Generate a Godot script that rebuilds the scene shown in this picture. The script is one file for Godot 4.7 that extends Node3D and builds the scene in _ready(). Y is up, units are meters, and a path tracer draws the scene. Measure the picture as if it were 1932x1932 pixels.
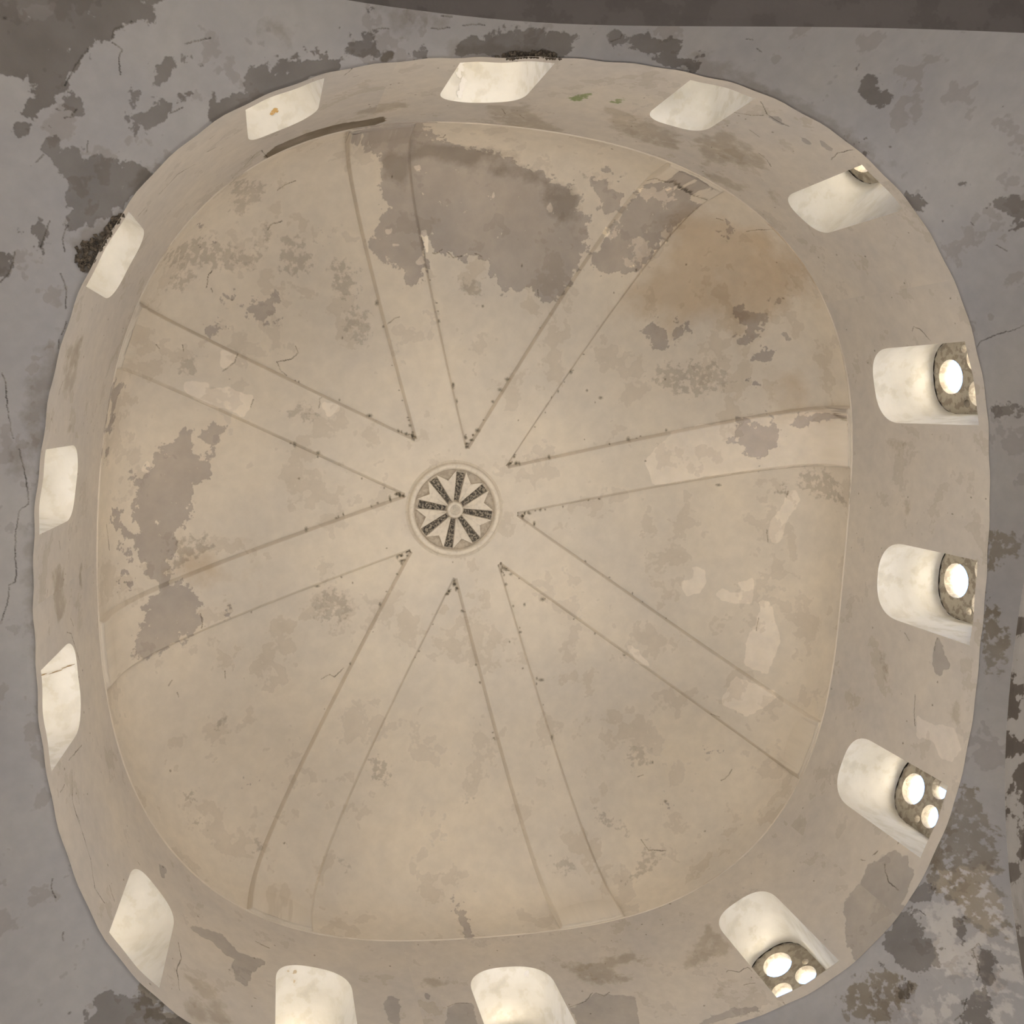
extends Node3D
# A plastered dome on a drum of fourteen deep windows, seen from the floor of the crossing below it.
# World: y up, the dome's axis is x = z = 0, the floor is y = 0. Plan curves are Fourier series of the measured radius.

const EYE := 1.6                    # the camera's height; heights of the vault are written above it
const H1 := 5.17                    # rim of the drum
const HS := 6.643                   # springing of the dome
const HA := 7.711                   # apex
const RIM := [2.9961, 0.2341, -0.2281, -0.0457, -0.0123, -0.0018, -0.0181, -0.1471, 0.0091, -0.0152, 0.0376, 0.0173, 0.009]
const SPRING := [3.0009, 0.2224, -0.2215, -0.1065, -0.0023, 0.0045, 0.012, -0.1257, 0.0308, -0.0215, 0.0351, 0.0098, 0.0052]
const XP := 3.102
const XM := -2.895
const ZP := 2.818
const ZM := -3.309
const DEPTH := 0.61                 # thickness of the drum
const SILL := 5.242
const DOME_HALF := 4.4              # half the width of the dome's unrolled plaster sheet
const PEND_HALF := 3.7
const PROUD := 0.037                # how far the ribs stand out
# azimuth (degrees), clear width, top of the arch above the camera
const WINDOWS := [[18.55, 0.547, 6.302], [-8.34, 0.56, 6.222], [-34.3, 0.506, 6.273], [-56.72, 0.483, 6.265], [-88.6, 0.579, 6.174], [-113.18, 0.511, 6.178], [-135.5, 0.43, 6.077], [-163.0, 0.531, 6.009], [171.05, 0.439, 6.005], [143.4, 0.436, 5.93], [117.9, 0.446, 6.026], [92.4, 0.535, 6.107], [66.5, 0.402, 6.012], [44.2, 0.388, 6.23]]
const SEAMS := [31.0, 105.5, 184.0, 259.0, 315.0, 391.0]   # where one stretch of drum plaster meets the next

var noise_cache := {}

# ------------------------------------------------------------------ mesh helper
class Shape:
	var v := PackedVector3Array()
	var n := PackedVector3Array()
	var t := PackedVector2Array()
	var idx := PackedInt32Array()
	func pt(p: Vector3, nn: Vector3, uv := Vector2.ZERO) -> int:
		v.append(p); n.append(nn); t.append(uv)
		return v.size() - 1
	func tri(a: int, b: int, c: int) -> void:
		var g := (v[b] - v[a]).cross(v[c] - v[a])
		if g.dot(n[a] + n[b] + n[c]) > 0.0:
			idx.append(a); idx.append(c); idx.append(b)
		else:
			idx.append(a); idx.append(b); idx.append(c)
	func quad(a: int, b: int, c: int, d: int) -> void:
		tri(a, b, c); tri(a, c, d)
	func flat(p: Array, hint: Vector3, uvs := []) -> void:   # a flat polygon (fan) whose face looks towards hint
		var g: Vector3 = (p[1] - p[0]).cross(p[2] - p[0])
		if p.size() > 3 and g.length() < 1e-9:
			g = (p[2] - p[0]).cross(p[3] - p[0])
		g = g.normalized()
		if g.dot(hint) < 0.0:
			g = -g
		var f := []
		for k in p.size():
			f.append(pt(p[k], g, uvs[k] if uvs.size() else Vector2(p[k].x + p[k].y * 0.37, p[k].z + p[k].y)))
		for k in range(1, p.size() - 1):
			tri(f[0], f[k], f[k + 1])
	func sheet(nu: int, nv: int, at: Callable, uv: Callable, towards: Callable) -> void:   # a smooth grid; towards(point) says which side is its face
		var first := v.size()
		var p := []
		for i in nu + 1:
			for j in nv + 1:
				p.append(at.call(i, j))
		for i in nu + 1:
			for j in nv + 1:
				var k := i * (nv + 1) + j
				var du: Vector3 = p[mini(i + 1, nu) * (nv + 1) + j] - p[maxi(i - 1, 0) * (nv + 1) + j]
				var dv: Vector3 = p[i * (nv + 1) + mini(j + 1, nv)] - p[i * (nv + 1) + maxi(j - 1, 0)]
				var g := du.cross(dv).normalized()
				if g.dot(towards.call(p[k])) < 0.0:
					g = -g
				pt(p[k], g, uv.call(p[k], i, j))
		for i in nu:
			for j in nv:
				var a := first + i * (nv + 1) + j
				quad(a, a + nv + 1, a + nv + 2, a + 1)
	func lathe(prof: Array, steps: int, sharp := []) -> void:   # profile of [radius, depth below]; the face looks down
		for k in prof.size() - 1:
			var a: Vector2 = prof[k]
			var b: Vector2 = prof[k + 1]
			var na := Shape.across(prof, k, k, sharp)
			var nb := Shape.across(prof, k + 1, k, sharp)
			var f := v.size()
			for s in steps + 1:
				var w := TAU * s / steps
				var c := Vector3(cos(w), 0, sin(w))
				pt(c * a.x + Vector3(0, -a.y, 0), c * na.x + Vector3(0, -na.y, 0), Vector2(c.x * a.x, c.z * a.x))
				pt(c * b.x + Vector3(0, -b.y, 0), c * nb.x + Vector3(0, -nb.y, 0), Vector2(c.x * b.x, c.z * b.x))
			for s in steps:
				quad(f + s * 2, f + s * 2 + 1, f + s * 2 + 3, f + s * 2 + 2)
	static func across(prof: Array, k: int, seg: int, sharp: Array) -> Vector2:
		var sum := Vector2.ZERO
		for q in [k - 1, k]:
			if q >= 0 and q < prof.size() - 1 and (q == seg or not k in sharp):
				var d: Vector2 = (prof[q + 1] - prof[q]).normalized()
				sum += Vector2(-d.y, d.x)
		return sum.normalized()
	func mesh(m: Material) -> ArrayMesh:
		var a := []
		a.resize(Mesh.ARRAY_MAX)
		a[Mesh.ARRAY_VERTEX] = v
		a[Mesh.ARRAY_NORMAL] = n
		a[Mesh.ARRAY_TEX_UV] = t
		a[Mesh.ARRAY_INDEX] = idx
		var am := ArrayMesh.new()
		am.add_surface_from_arrays(Mesh.PRIMITIVE_TRIANGLES, a)
		am.surface_set_material(0, m)
		return am

func obj(called: String, s: Shape, m: Material, parent: Node = self) -> MeshInstance3D:
	var o := MeshInstance3D.new()
	o.name = called
	o.mesh = s.mesh(m)
	parent.add_child(o, true)
	return o

func numbered(called: String) -> String:
	if not has_node(called):
		return called
	var k := 1
	while has_node("%s_%03d" % [called, k]):
		k += 1
	return "%s_%03d" % [called, k]

func base(called: String, label: String, kind := "", category := "", at := Vector3.ZERO) -> Node3D:
	var o := Node3D.new()
	o.name = numbered(called)
	add_child(o, true)
	o.position = at
	return tag(o, label, kind, category)

func tag(o: Node3D, label: String, kind := "", category := "") -> Node3D:
	o.set_meta("label", label)
	if kind: o.set_meta("kind", kind)
	var kinds := {"wall": "wall", "window": "window", "ceiling": "ceiling", "trim": "moulding", "rubble": "rubble"}
	if not category:
		category = kinds.get(String(o.name).get_slice("_", 0), String(o.name).get_slice("_", 0))
	o.set_meta("category", category)
	return o

# ------------------------------------------------------------------ the measured surfaces
func series(c: Array, th: float) -> float:
	var r: float = c[0]
	for k in range(1, 7):
		r += c[2 * k - 1] * cos(k * th) + c[2 * k] * sin(k * th)
	return r

func rim_r(th: float) -> float:
	return series(RIM, th) + 0.004 * sin(23.0 * th + 1.0) * sin(7.0 * th) + 0.003 * sin(61.0 * th)

func wall_r(th: float, h: float) -> float:
	return lerpf(rim_r(th), series(SPRING, th), (h - H1) / (HS - H1))

func wall_at(th: float, h: float) -> Vector3:
	var r := wall_r(th, h)
	return Vector3(r * cos(th), h + EYE, r * sin(th))

func dome_y(x: float, z: float) -> float:
	var s := clampf(Vector2(x, z).length() / series(SPRING, atan2(z, x)), 0.0, 1.0)
	return EYE + HS + (HA - HS) * pow(1.0 - pow(s, 2.697), 1.0 / 3.291)

func dome_normal(x: float, z: float) -> Vector3:   # looks into the room
	var e := 0.004
	var gx := (dome_y(x + e, z) - dome_y(x - e, z)) / (2.0 * e)
	var gz := (dome_y(x, z + e) - dome_y(x, z - e)) / (2.0 * e)
	return Vector3(gx, -1.0, gz).normalized()

func arch_drop(t: float, up: float, down: float, q: float) -> float:
	return up * t * t / (1.0 + q * t * t) if t > 0.0 else down * t * t

func arch_h(side: int, t: float) -> float:   # height of the arch on the sides x+, x-, z+, z-; t runs along the side
	var u := t / H1
	match side:
		0: return H1 * (0.962 - arch_drop(u + 0.235, 0.4, 0.59, 2.44))
		1: return H1 * (0.960 - arch_drop(u + 0.05, 0.39, 0.274, 0.0))
		2: return H1 * (0.966 - arch_drop(u + 0.05, 0.874, 0.55, 6.22))
	return H1 * (0.966 - arch_drop(u - 0.02, 0.30, 0.30, 0.0))

func edge_at(th: float) -> Vector3:   # where the pendentives meet the arches; y is the height above the camera
	var c := cos(th)
	var s := sin(th)
	var rx := (XP if c > 0.0 else XM) / (c if absf(c) > 1e-5 else 1e-5)
	var rz := (ZP if s > 0.0 else ZM) / (s if absf(s) > 1e-5 else 1e-5)
	rx = absf(rx); rz = absf(rz)
	if rx < rz:
		return Vector3(rx * c, arch_h(0 if c > 0.0 else 1, rx * s), rx * s)
	return Vector3(rz * c, arch_h(2 if s > 0.0 else 3, rz * c), rz * s)

func pend_at(th: float, s: float) -> Vector3:
	var e := edge_at(th)
	var r1 := rim_r(th)
	var r := lerpf(r1, Vector2(e.x, e.z).length(), s)
	return Vector3(r * cos(th), EYE + H1 - (H1 - e.y) * pow(s, 1.5), r * sin(th))

var arc := PackedFloat32Array()     # length along the dome's section from the axis, for a radius of 3 m

func unrolled(x: float, z: float) -> Vector2:   # the dome's plaster laid flat: the way along the section kept true
	if arc.is_empty():
		arc.append(0.0)
		for i in 400:
			var s0 := 1.0 - pow(1.0 - i / 400.0, 2.0)
			var s1 := 1.0 - pow(1.0 - (i + 1) / 400.0, 2.0)
			var y0 := pow(1.0 - pow(s0, 2.697), 1.0 / 3.291)
			var y1 := pow(1.0 - pow(minf(s1, 1.0), 2.697), 1.0 / 3.291)
			arc.append(arc[i] + Vector2(3.0 * (s1 - s0), (HA - HS) * (y1 - y0)).length())
	var r := Vector2(x, z).length()
	if r < 1e-6:
		return Vector2.ZERO
	var big := series(SPRING, atan2(z, x))
	var k := (1.0 - sqrt(maxf(0.0, 1.0 - r / big))) * 400.0
	var i := mini(int(k), 399)
	return Vector2(x, z) / r * lerpf(arc[i], arc[i + 1], k - i) * big / 3.0

func dome_uv(p: Vector3) -> Vector2:
	return unrolled(p.x, p.z) / (2.0 * DOME_HALF) + Vector2(0.5, 0.5)

func pend_flat(x: float, z: float) -> Vector2:   # the pendentives laid flat outward from the rim
	var th := atan2(z, x)
	var e := edge_at(th)
	var r1 := rim_r(th)
	var r2 := Vector2(e.x, e.z).length()
	var s := (Vector2(x, z).length() - r1) / (r2 - r1)
	return Vector2(cos(th), sin(th)) * (r1 + s * Vector2(r2 - r1, H1 - e.y).length())

func pend_uv(p: Vector3) -> Vector2:
	return pend_flat(p.x, p.z) / (2.0 * PEND_HALF) + Vector2(0.5, 0.5)

func plan_uv(p: Vector3, half: float) -> Vector2:
	return Vector2(p.x / half * 0.5 + 0.5, p.z / half * 0.5 + 0.5)

# ------------------------------------------------------------------ plaster: colour and relief, computed
var sheets := {}          # name -> {w, h, x0, x1, y0, y1, layers, cracks}

func sheet_of(called: String, w: int, h: int, x0: float, x1: float, y0: float, y1: float) -> void:
	sheets[called] = {"w": w, "h": h, "x0": x0, "x1": x1, "y0": y0, "y1": y1, "layers": {}, "cracks": [], "dots": []}

func to_pixels(sh: Dictionary, flat: Array) -> PackedVector2Array:
	var out := PackedVector2Array()
	for k in flat.size() / 2:
		if sh.x1 == DOME_HALF:
			out.append((unrolled(flat[2 * k] * 0.01, flat[2 * k + 1] * 0.01) / (2.0 * DOME_HALF) + Vector2(0.5, 0.5)) * sh.w)
			continue
		if sh.x1 == PEND_HALF:
			out.append((pend_flat(flat[2 * k] * 0.01, flat[2 * k + 1] * 0.01) / (2.0 * PEND_HALF) + Vector2(0.5, 0.5)) * sh.w)
			continue
		out.append(Vector2((flat[2 * k] * sh.unit.x - sh.x0) / (sh.x1 - sh.x0) * sh.w, (flat[2 * k + 1] * sh.unit.y - sh.y0) / (sh.y1 - sh.y0) * sh.h))
	return out

func targets(surface: String) -> Array:
	return sheets.keys().filter(func(k): return k.begins_with(surface))

func patch(surface: String, layer: String, flat: Array) -> void:
	for called in targets(surface):
		var sh = sheets[called]
		if not sh.layers.has(layer):
			sh.layers[layer] = []
		sh.layers[layer].append(to_pixels(sh, flat))

func crack(surface: String, flat: Array) -> void:
	for called in targets(surface):
		sheets[called].cracks.append(to_pixels(sheets[called], flat))

func noise_bytes(w: int, h: int, period: float, octaves: int, id: int) -> PackedByteArray:
	var key := "%d %d %f %d" % [w, h, period, id]
	if not noise_cache.has(key):
		var f := FastNoiseLite.new()
		f.seed = id
		f.noise_type = FastNoiseLite.TYPE_SIMPLEX_SMOOTH
		f.frequency = 1.0 / period
		f.fractal_octaves = octaves
		f.fractal_gain = 0.62
		noise_cache[key] = f.get_image(w, h).get_data()
	return noise_cache[key]

func fill(im: Image, poly: PackedVector2Array, scale: float) -> void:
	var low := INF
	var high := -INF
	for p in poly:
		low = minf(low, p.y * scale); high = maxf(high, p.y * scale)
	for y in range(maxi(0, int(low)), mini(im.get_height() - 1, int(high)) + 1):
		var xs := PackedFloat32Array()
		var yc := y + 0.5
		for k in poly.size():
			var a := poly[k] * scale
			var b := poly[(k + 1) % poly.size()] * scale
			if (a.y > yc) != (b.y > yc):
				xs.append(a.x + (yc - a.y) * (b.x - a.x) / (b.y - a.y))
		xs.sort()
		for k in xs.size() / 2:
			var x0 := maxi(0, int(round(xs[2 * k])))
			var x1 := mini(im.get_width(), int(round(xs[2 * k + 1])))
			if x1 > x0:
				im.fill_rect(Rect2i(x0, y, x1 - x0, 1), Color.WHITE)

func mask_of(polys: Array, w: int, h: int, blur: int) -> PackedByteArray:
	var im := Image.create_empty(w / 2, h / 2, false, Image.FORMAT_L8)
	for p in polys:
		fill(im, p, 0.5)
	for k in blur:
		im.resize(im.get_width() / 2, im.get_height() / 2, Image.INTERPOLATE_BILINEAR)
	im.resize(w, h, Image.INTERPOLATE_CUBIC)
	return im.get_data()

# one layer of wear: the blurred outline is frayed by noise, then colour and relief change inside it
func wear(alb: PackedByteArray, hgt: PackedByteArray, w: int, h: int, polys: Array, how: Dictionary, id: int) -> void:
	var m := mask_of(polys, w, h, how.blur)
	var f := noise_bytes(w, h, how.period, 5, id)
	var g := noise_bytes(w, h, 260.0, 4, id + 1)
	var amp: float = how.amp / 255.0
	var bias: float = how.bias
	var soft: float = how.soft
	var deep: float = how.deep
	var strength: float = how.alpha
	var cr: float = how.mul.r - 1.0
	var cg: float = how.mul.g - 1.0
	var cb: float = how.mul.b - 1.0
	var vary: float = how.vary / 255.0
	var count := w * h
	for i in count:
		var q := m[i]
		if q < 6:
			continue
		var e := (q / 255.0 + (f[i] - 128) * amp - bias) / soft + 0.5
		if e <= 0.0:
			continue
		if e > 1.0:
			e = 1.0
		e *= strength
		var k := i * 3
		var tone := 1.0 + (g[i] - 128) * vary
		alb[k] = clampi(int(alb[k] * (1.0 + cr * e * tone)), 0, 255)
		alb[k + 1] = clampi(int(alb[k + 1] * (1.0 + cg * e * tone)), 0, 255)
		alb[k + 2] = clampi(int(alb[k + 2] * (1.0 + cb * e * tone)), 0, 255)
		hgt[i] = clampi(int(hgt[i] + deep * e), 0, 255)

const WEAR := {
	"lime": {"blur": 2, "period": 70.0, "amp": 0.9, "bias": 0.5, "soft": 0.10, "deep": 14.0, "alpha": 1.0, "mul": Color(1.08, 1.08, 1.085), "vary": 0.3},
	"peel": {"blur": 3, "period": 26.0, "amp": 1.5, "bias": 0.46, "soft": 0.07, "deep": -70.0, "alpha": 1.0, "mul": Color(0.835, 0.83, 0.845), "vary": 0.55},
	"bare": {"blur": 3, "period": 34.0, "amp": 1.5, "bias": 0.46, "soft": 0.10, "deep": -70.0, "alpha": 1.0, "mul": Color(0.75, 0.735, 0.715), "vary": 0.6},
	"grey": {"blur": 2, "period": 36.0, "amp": 1.1, "bias": 0.5, "soft": 0.10, "deep": -50.0, "alpha": 1.0, "mul": Color(0.86, 0.86, 0.87), "vary": 0.5},
	"flake2": {"blur": 3, "period": 26.0, "amp": 1.8, "bias": 0.5, "soft": 0.15, "deep": 60.0, "alpha": 1.0, "mul": Color(1.17, 1.17, 1.155), "vary": 0.3},
	"pale": {"blur": 4, "period": 40.0, "amp": 1.6, "bias": 0.5, "soft": 0.25, "deep": 16.0, "alpha": 1.0, "mul": Color(1.15, 1.14, 1.12), "vary": 0.6},
	"moss": {"blur": 2, "period": 14.0, "amp": 1.6, "bias": 0.6, "soft": 0.5, "deep": 10.0, "alpha": 1.0, "mul": Color(0.72, 0.79, 0.64), "vary": 0.4},
	"damp": {"blur": 4, "period": 60.0, "amp": 0.9, "bias": 0.5, "soft": 0.5, "deep": -6.0, "alpha": 1.0, "mul": Color(0.86, 0.85, 0.84), "vary": 0.5},
	"speck": {"blur": 3, "period": 19.0, "amp": 2.2, "bias": 0.80, "soft": 0.4, "deep": -26.0, "alpha": 1.0, "mul": Color(0.885, 0.88, 0.875), "vary": 0.5},
	"mottle": {"blur": 3, "period": 26.0, "amp": 2.1, "bias": 0.74, "soft": 0.3, "deep": -40.0, "alpha": 1.0, "mul": Color(0.83, 0.80, 0.74), "vary": 0.8},
	"ochre": {"blur": 5, "period": 120.0, "amp": 1.0, "bias": 0.5, "soft": 0.7, "deep": -4.0, "alpha": 1.0, "mul": Color(0.925, 0.89, 0.845), "vary": 0.5},
	"stain_shade": {"blur": 3, "period": 44.0, "amp": 1.7, "bias": 0.6, "soft": 0.8, "deep": -16.0, "alpha": 1.0, "mul": Color(0.90, 0.885, 0.86), "vary": 0.6},  # stains; on the pendentives it also puts shade near the rim into colour
	"dark": {"blur": 2, "period": 36.0, "amp": 0.9, "bias": 0.45, "soft": 0.3, "deep": -90.0, "alpha": 1.0, "mul": Color(0.66, 0.63, 0.58), "vary": 0.6},
	"flake": {"blur": 1, "period": 24.0, "amp": 0.6, "bias": 0.5, "soft": 0.2, "deep": 60.0, "alpha": 1.0, "mul": Color(1.2, 1.2, 1.19), "vary": 0.1},
}

func plaster(called: String, tone: Color, flakes: int, flake_mul: Color, id: int, scale_cm := 1.0) -> StandardMaterial3D:
	var sh = sheets[called]
	var w: int = sh.w
	var h: int = sh.h
	var wide := noise_bytes(w, h, 420.0, 5, id)
	var fine := noise_bytes(w, h, 38.0, 4, id + 1)
	var cloud := noise_bytes(w, h, 150.0, 5, id + 2)
	var alb := PackedByteArray()
	var hgt := PackedByteArray()
	alb.resize(w * h * 3)
	hgt.resize(w * h)
	var r := tone.r * 255.0
	var g := tone.g * 255.0
	var b := tone.b * 255.0
	var fr := 1.0 - flake_mul.r
	var fg := 1.0 - flake_mul.g
	var fb := 1.0 - flake_mul.b
	for i in w * h:
		var big := (wide[i] - 128) * 0.00035
		var v := 1.0 + big + (fine[i] - 128) * 0.00022
		var top := 150.0 + (fine[i] - 128) * 0.10
		var c := cloud[i]
		if c > flakes - 24:                        # thin worn places, grey-brown underneath
			var e := minf(1.0, (c + (fine[i] - 128) * 0.5 - flakes + 12) / 16.0)
			if e > 0.0:
				alb[i * 3] = int(r * v * (1.0 - fr * e))
				alb[i * 3 + 1] = int(g * v * (1.0 - fg * e))
				alb[i * 3 + 2] = int(b * v * (1.0 - fb * e))
				hgt[i] = int(top - 22.0 * e)
				continue
		alb[i * 3] = int(r * v)
		alb[i * 3 + 1] = int(g * (v - big * 0.15))
		alb[i * 3 + 2] = int(b * (v - big * 0.5))
		hgt[i] = int(top)
	var n := 0
	for layer in ["ochre", "lime", "pale", "stain_shade", "mottle", "bare", "grey", "peel", "damp", "speck", "dark", "flake", "flake2", "moss"]:
		n += 1
		if sh.layers.has(layer):
			wear(alb, hgt, w, h, sh.layers[layer], WEAR[layer], id + 20 + n * 2)
	var rng := RandomNumberGenerator.new()
	rng.seed = id
	for line in sh.cracks:
		draw_crack(alb, hgt, w, h, line, rng)
	for dot in sh.dots:
		draw_dot(alb, hgt, w, h, dot.x, dot.y, dot.z, rng)
	var m := StandardMaterial3D.new()
	m.resource_name = called + "_plaster"
	m.albedo_texture = ImageTexture.create_from_image(Image.create_from_data(w, h, false, Image.FORMAT_RGB8, alb))
	m.heightmap_enabled = true
	m.heightmap_scale = scale_cm
	m.heightmap_texture = ImageTexture.create_from_image(Image.create_from_data(w, h, false, Image.FORMAT_L8, hgt))
	m.roughness = 0.95
	m.metallic_specular = 0.25
	m.texture_repeat = false
	return m

func darken(alb: PackedByteArray, hgt: PackedByteArray, w: int, h: int, x: int, y: int, k: float, deep: float) -> void:
	if x < 0 or y < 0 or x >= w or y >= h:
		return
	var i := y * w + x
	alb[i * 3] = int(alb[i * 3] * k)
	alb[i * 3 + 1] = int(alb[i * 3 + 1] * k * 0.99)
	alb[i * 3 + 2] = int(alb[i * 3 + 2] * k * 0.97)
	hgt[i] = clampi(int(hgt[i] - deep), 0, 255)

func draw_crack(alb: PackedByteArray, hgt: PackedByteArray, w: int, h: int, line: PackedVector2Array, rng: RandomNumberGenerator) -> void:
	var wob := Vector2.ZERO
	for k in line.size() - 1:
		var steps := maxi(2, int(line[k].distance_to(line[k + 1])))
		for s in steps:
			wob = (wob + Vector2(rng.randf_range(-0.45, 0.45), rng.randf_range(-0.45, 0.45))) * 0.9
			var p := line[k].lerp(line[k + 1], s / float(steps)) + wob
			var k2 := 0.77 + 0.12 * sin(s * 0.11 + k * 2.0)
			darken(alb, hgt, w, h, int(p.x), int(p.y), k2, 45)
			darken(alb, hgt, w, h, int(p.x) + 1, int(p.y), lerpf(k2, 1.0, 0.45), 25)
			if sin(s * 0.07 + k) > 0.0:
				darken(alb, hgt, w, h, int(p.x), int(p.y) + 1, lerpf(k2, 1.0, 0.4), 25)

func draw_dot(alb: PackedByteArray, hgt: PackedByteArray, w: int, h: int, x: float, y: float, r: float, rng: RandomNumberGenerator) -> void:
	var reach := int(r * 2.0) + 1
	var sx := rng.randf_range(0.7, 1.4)
	for j in range(-reach, reach + 1):
		for i in range(-reach, reach + 1):
			var d := Vector2(i * sx, j / sx).length() / r + rng.randf_range(-0.35, 0.35)
			if d < 1.5:
				darken(alb, hgt, w, h, int(x) + i, int(y) + j, lerpf(0.6, 1.0, clampf(d / 1.5, 0.0, 1.0)), 30.0 * clampf(1.0 - d, 0.0, 1.0))

func rough_material(called: String, tone: Color, worn: Color, threshold: float, period_m: float, id: int, relief := 0.6) -> StandardMaterial3D:
	# plaster with a grain of its own on every side of a thing (triplanar, so that no seams show)
	var f := FastNoiseLite.new()
	f.seed = id
	f.frequency = 0.012
	f.fractal_octaves = 6
	f.fractal_gain = 0.6
	var ramp := Gradient.new()
	ramp.offsets = PackedFloat32Array([0.0, threshold - 0.03, threshold + 0.03, 1.0])
	ramp.colors = PackedColorArray([tone * 1.03, tone, worn, worn * 0.94])
	var nt := NoiseTexture2D.new()
	nt.width = 512; nt.height = 512
	nt.seamless = true
	nt.noise = f
	nt.color_ramp = ramp
	var ht := NoiseTexture2D.new()
	ht.width = 512; ht.height = 512
	ht.seamless = true
	ht.noise = f
	var m := StandardMaterial3D.new()
	m.resource_name = called
	m.albedo_texture = nt
	m.uv1_triplanar = true
	m.uv1_scale = Vector3.ONE / period_m
	m.heightmap_enabled = relief > 0.0
	m.heightmap_scale = relief
	m.heightmap_texture = ht
	m.roughness = 0.92
	m.metallic_specular = 0.25
	return m

func plain_material(called: String, tone: Color, rough := 0.9) -> StandardMaterial3D:
	var m := StandardMaterial3D.new()
	m.resource_name = called
	m.albedo_color = tone
	m.roughness = rough
	m.metallic_specular = 0.3
	return m

# ------------------------------------------------------------------ builders
func opening_half(k: int) -> float:      # half the angle that window k takes on the drum's inner face
	return 0.5 * float(WINDOWS[k][1]) / wall_r(deg_to_rad(WINDOWS[k][0]), 5.7)

func arch_top(k: int, u: float) -> float:   # u from -1 to 1 across the window: height of its arched head
	var rise := 0.24 * float(WINDOWS[k][1]) / 0.5
	return float(WINDOWS[k][2]) - rise + rise * pow(maxf(0.0, 1.0 - pow(absf(u), 2.5)), 1.0 / 2.3)

func drum_columns(a: float, b: float) -> Array:   # azimuths in degrees, denser across the windows
	var xs := {}
	var steps := int((b - a) / 1.2)
	for i in steps + 1:
		xs[snappedf(lerpf(a, b, i / float(steps)), 0.0001)] = true
	for k in WINDOWS.size():
		for turn in [0.0, 360.0]:
			var c: float = WINDOWS[k][0] + turn
			var half := rad_to_deg(opening_half(k))
			if c - half < a or c + half > b:
				continue
			for x in xs.keys():
				if x > c - half - 0.25 and x < c + half + 0.25:
					xs.erase(x)
			for i in 33:
				xs[c - half * cos(PI * i / 32.0)] = true
	var out := xs.keys()
	out.sort()
	return out

func window_over(deg: float, widen: float) -> int:
	for k in WINDOWS.size():
		var off := fposmod(deg - float(WINDOWS[k][0]) + 180.0, 360.0) - 180.0
		if absf(deg_to_rad(off)) < opening_half(k) * widen:
			return k
	return -1

func head_at(k: int, deg: float) -> float:
	var off := fposmod(deg - float(WINDOWS[k][0]) + 180.0, 360.0) - 180.0
	return arch_top(k, clampf(deg_to_rad(off) / opening_half(k), -1.0, 1.0))

func drum_stretch(a: float, b: float, uv: Callable, parent: Node, m: Material) -> void:
	var s := Shape.new()
	var xs := drum_columns(a, b)
	for c in xs.size() - 1:
		var k := window_over((xs[c] + xs[c + 1]) * 0.5, 1.0)
		var low := H1 - 0.015       # the wall reaches a little below the rim, closing a gap
		var spans := [[low, low, HS, HS, 8]]
		if k >= 0:
			spans = [[low, low, SILL, SILL, 1], [head_at(k, xs[c]), head_at(k, xs[c + 1]), HS, HS, 4]]
		for sp in spans:
			var f := s.v.size()
			for j in int(sp[4]) + 1:
				for e in 2:
					var th := deg_to_rad(xs[c + e])
					var h := lerpf(sp[e], sp[2 + e], j / float(sp[4]))
					var t := (wall_at(th + 0.02, h) - wall_at(th - 0.02, h)).normalized()
					var up := (wall_at(th, HS) - wall_at(th, H1)).normalized()
					var n := t.cross(up).normalized()
					if n.dot(Vector3(cos(th), 0, sin(th))) > 0.0:
						n = -n
					s.pt(wall_at(th, h), n, uv.call(xs[c + e], h))
			for j in int(sp[4]):
				s.quad(f + j * 2, f + j * 2 + 1, f + j * 2 + 3, f + j * 2 + 2)
	obj("plaster_stretch", s, m, parent)

func outer_face(parent: Node, m: Material) -> void:
	var s := Shape.new()
	var xs := drum_columns(31.0, 391.0)
	for c in xs.size() - 1:
		var k := window_over((xs[c] + xs[c + 1]) * 0.5, wall_r(deg_to_rad(xs[c]), 5.7) / (wall_r(deg_to_rad(xs[c]), 5.7) + DEPTH))
		var spans := [[H1 - 0.15, H1 - 0.15, HS + 0.35, HS + 0.35]]
		if k >= 0:
			spans = [[H1 - 0.15, H1 - 0.15, SILL, SILL], [head_at(k, xs[c]), head_at(k, xs[c + 1]), HS + 0.35, HS + 0.35]]
		for sp in spans:
			var p := []
			for q in [[0, 0], [1, 1], [1, 3], [0, 2]]:
				var th := deg_to_rad(xs[c + q[0]])
				var r := wall_r(th, 5.9) + DEPTH
				p.append(Vector3(r * cos(th), float(sp[q[1]]) + EYE, r * sin(th)))
			s.flat(p, Vector3(cos(deg_to_rad(xs[c])), 0, sin(deg_to_rad(xs[c]))))
	obj("outer_face", s, m, parent)

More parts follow.
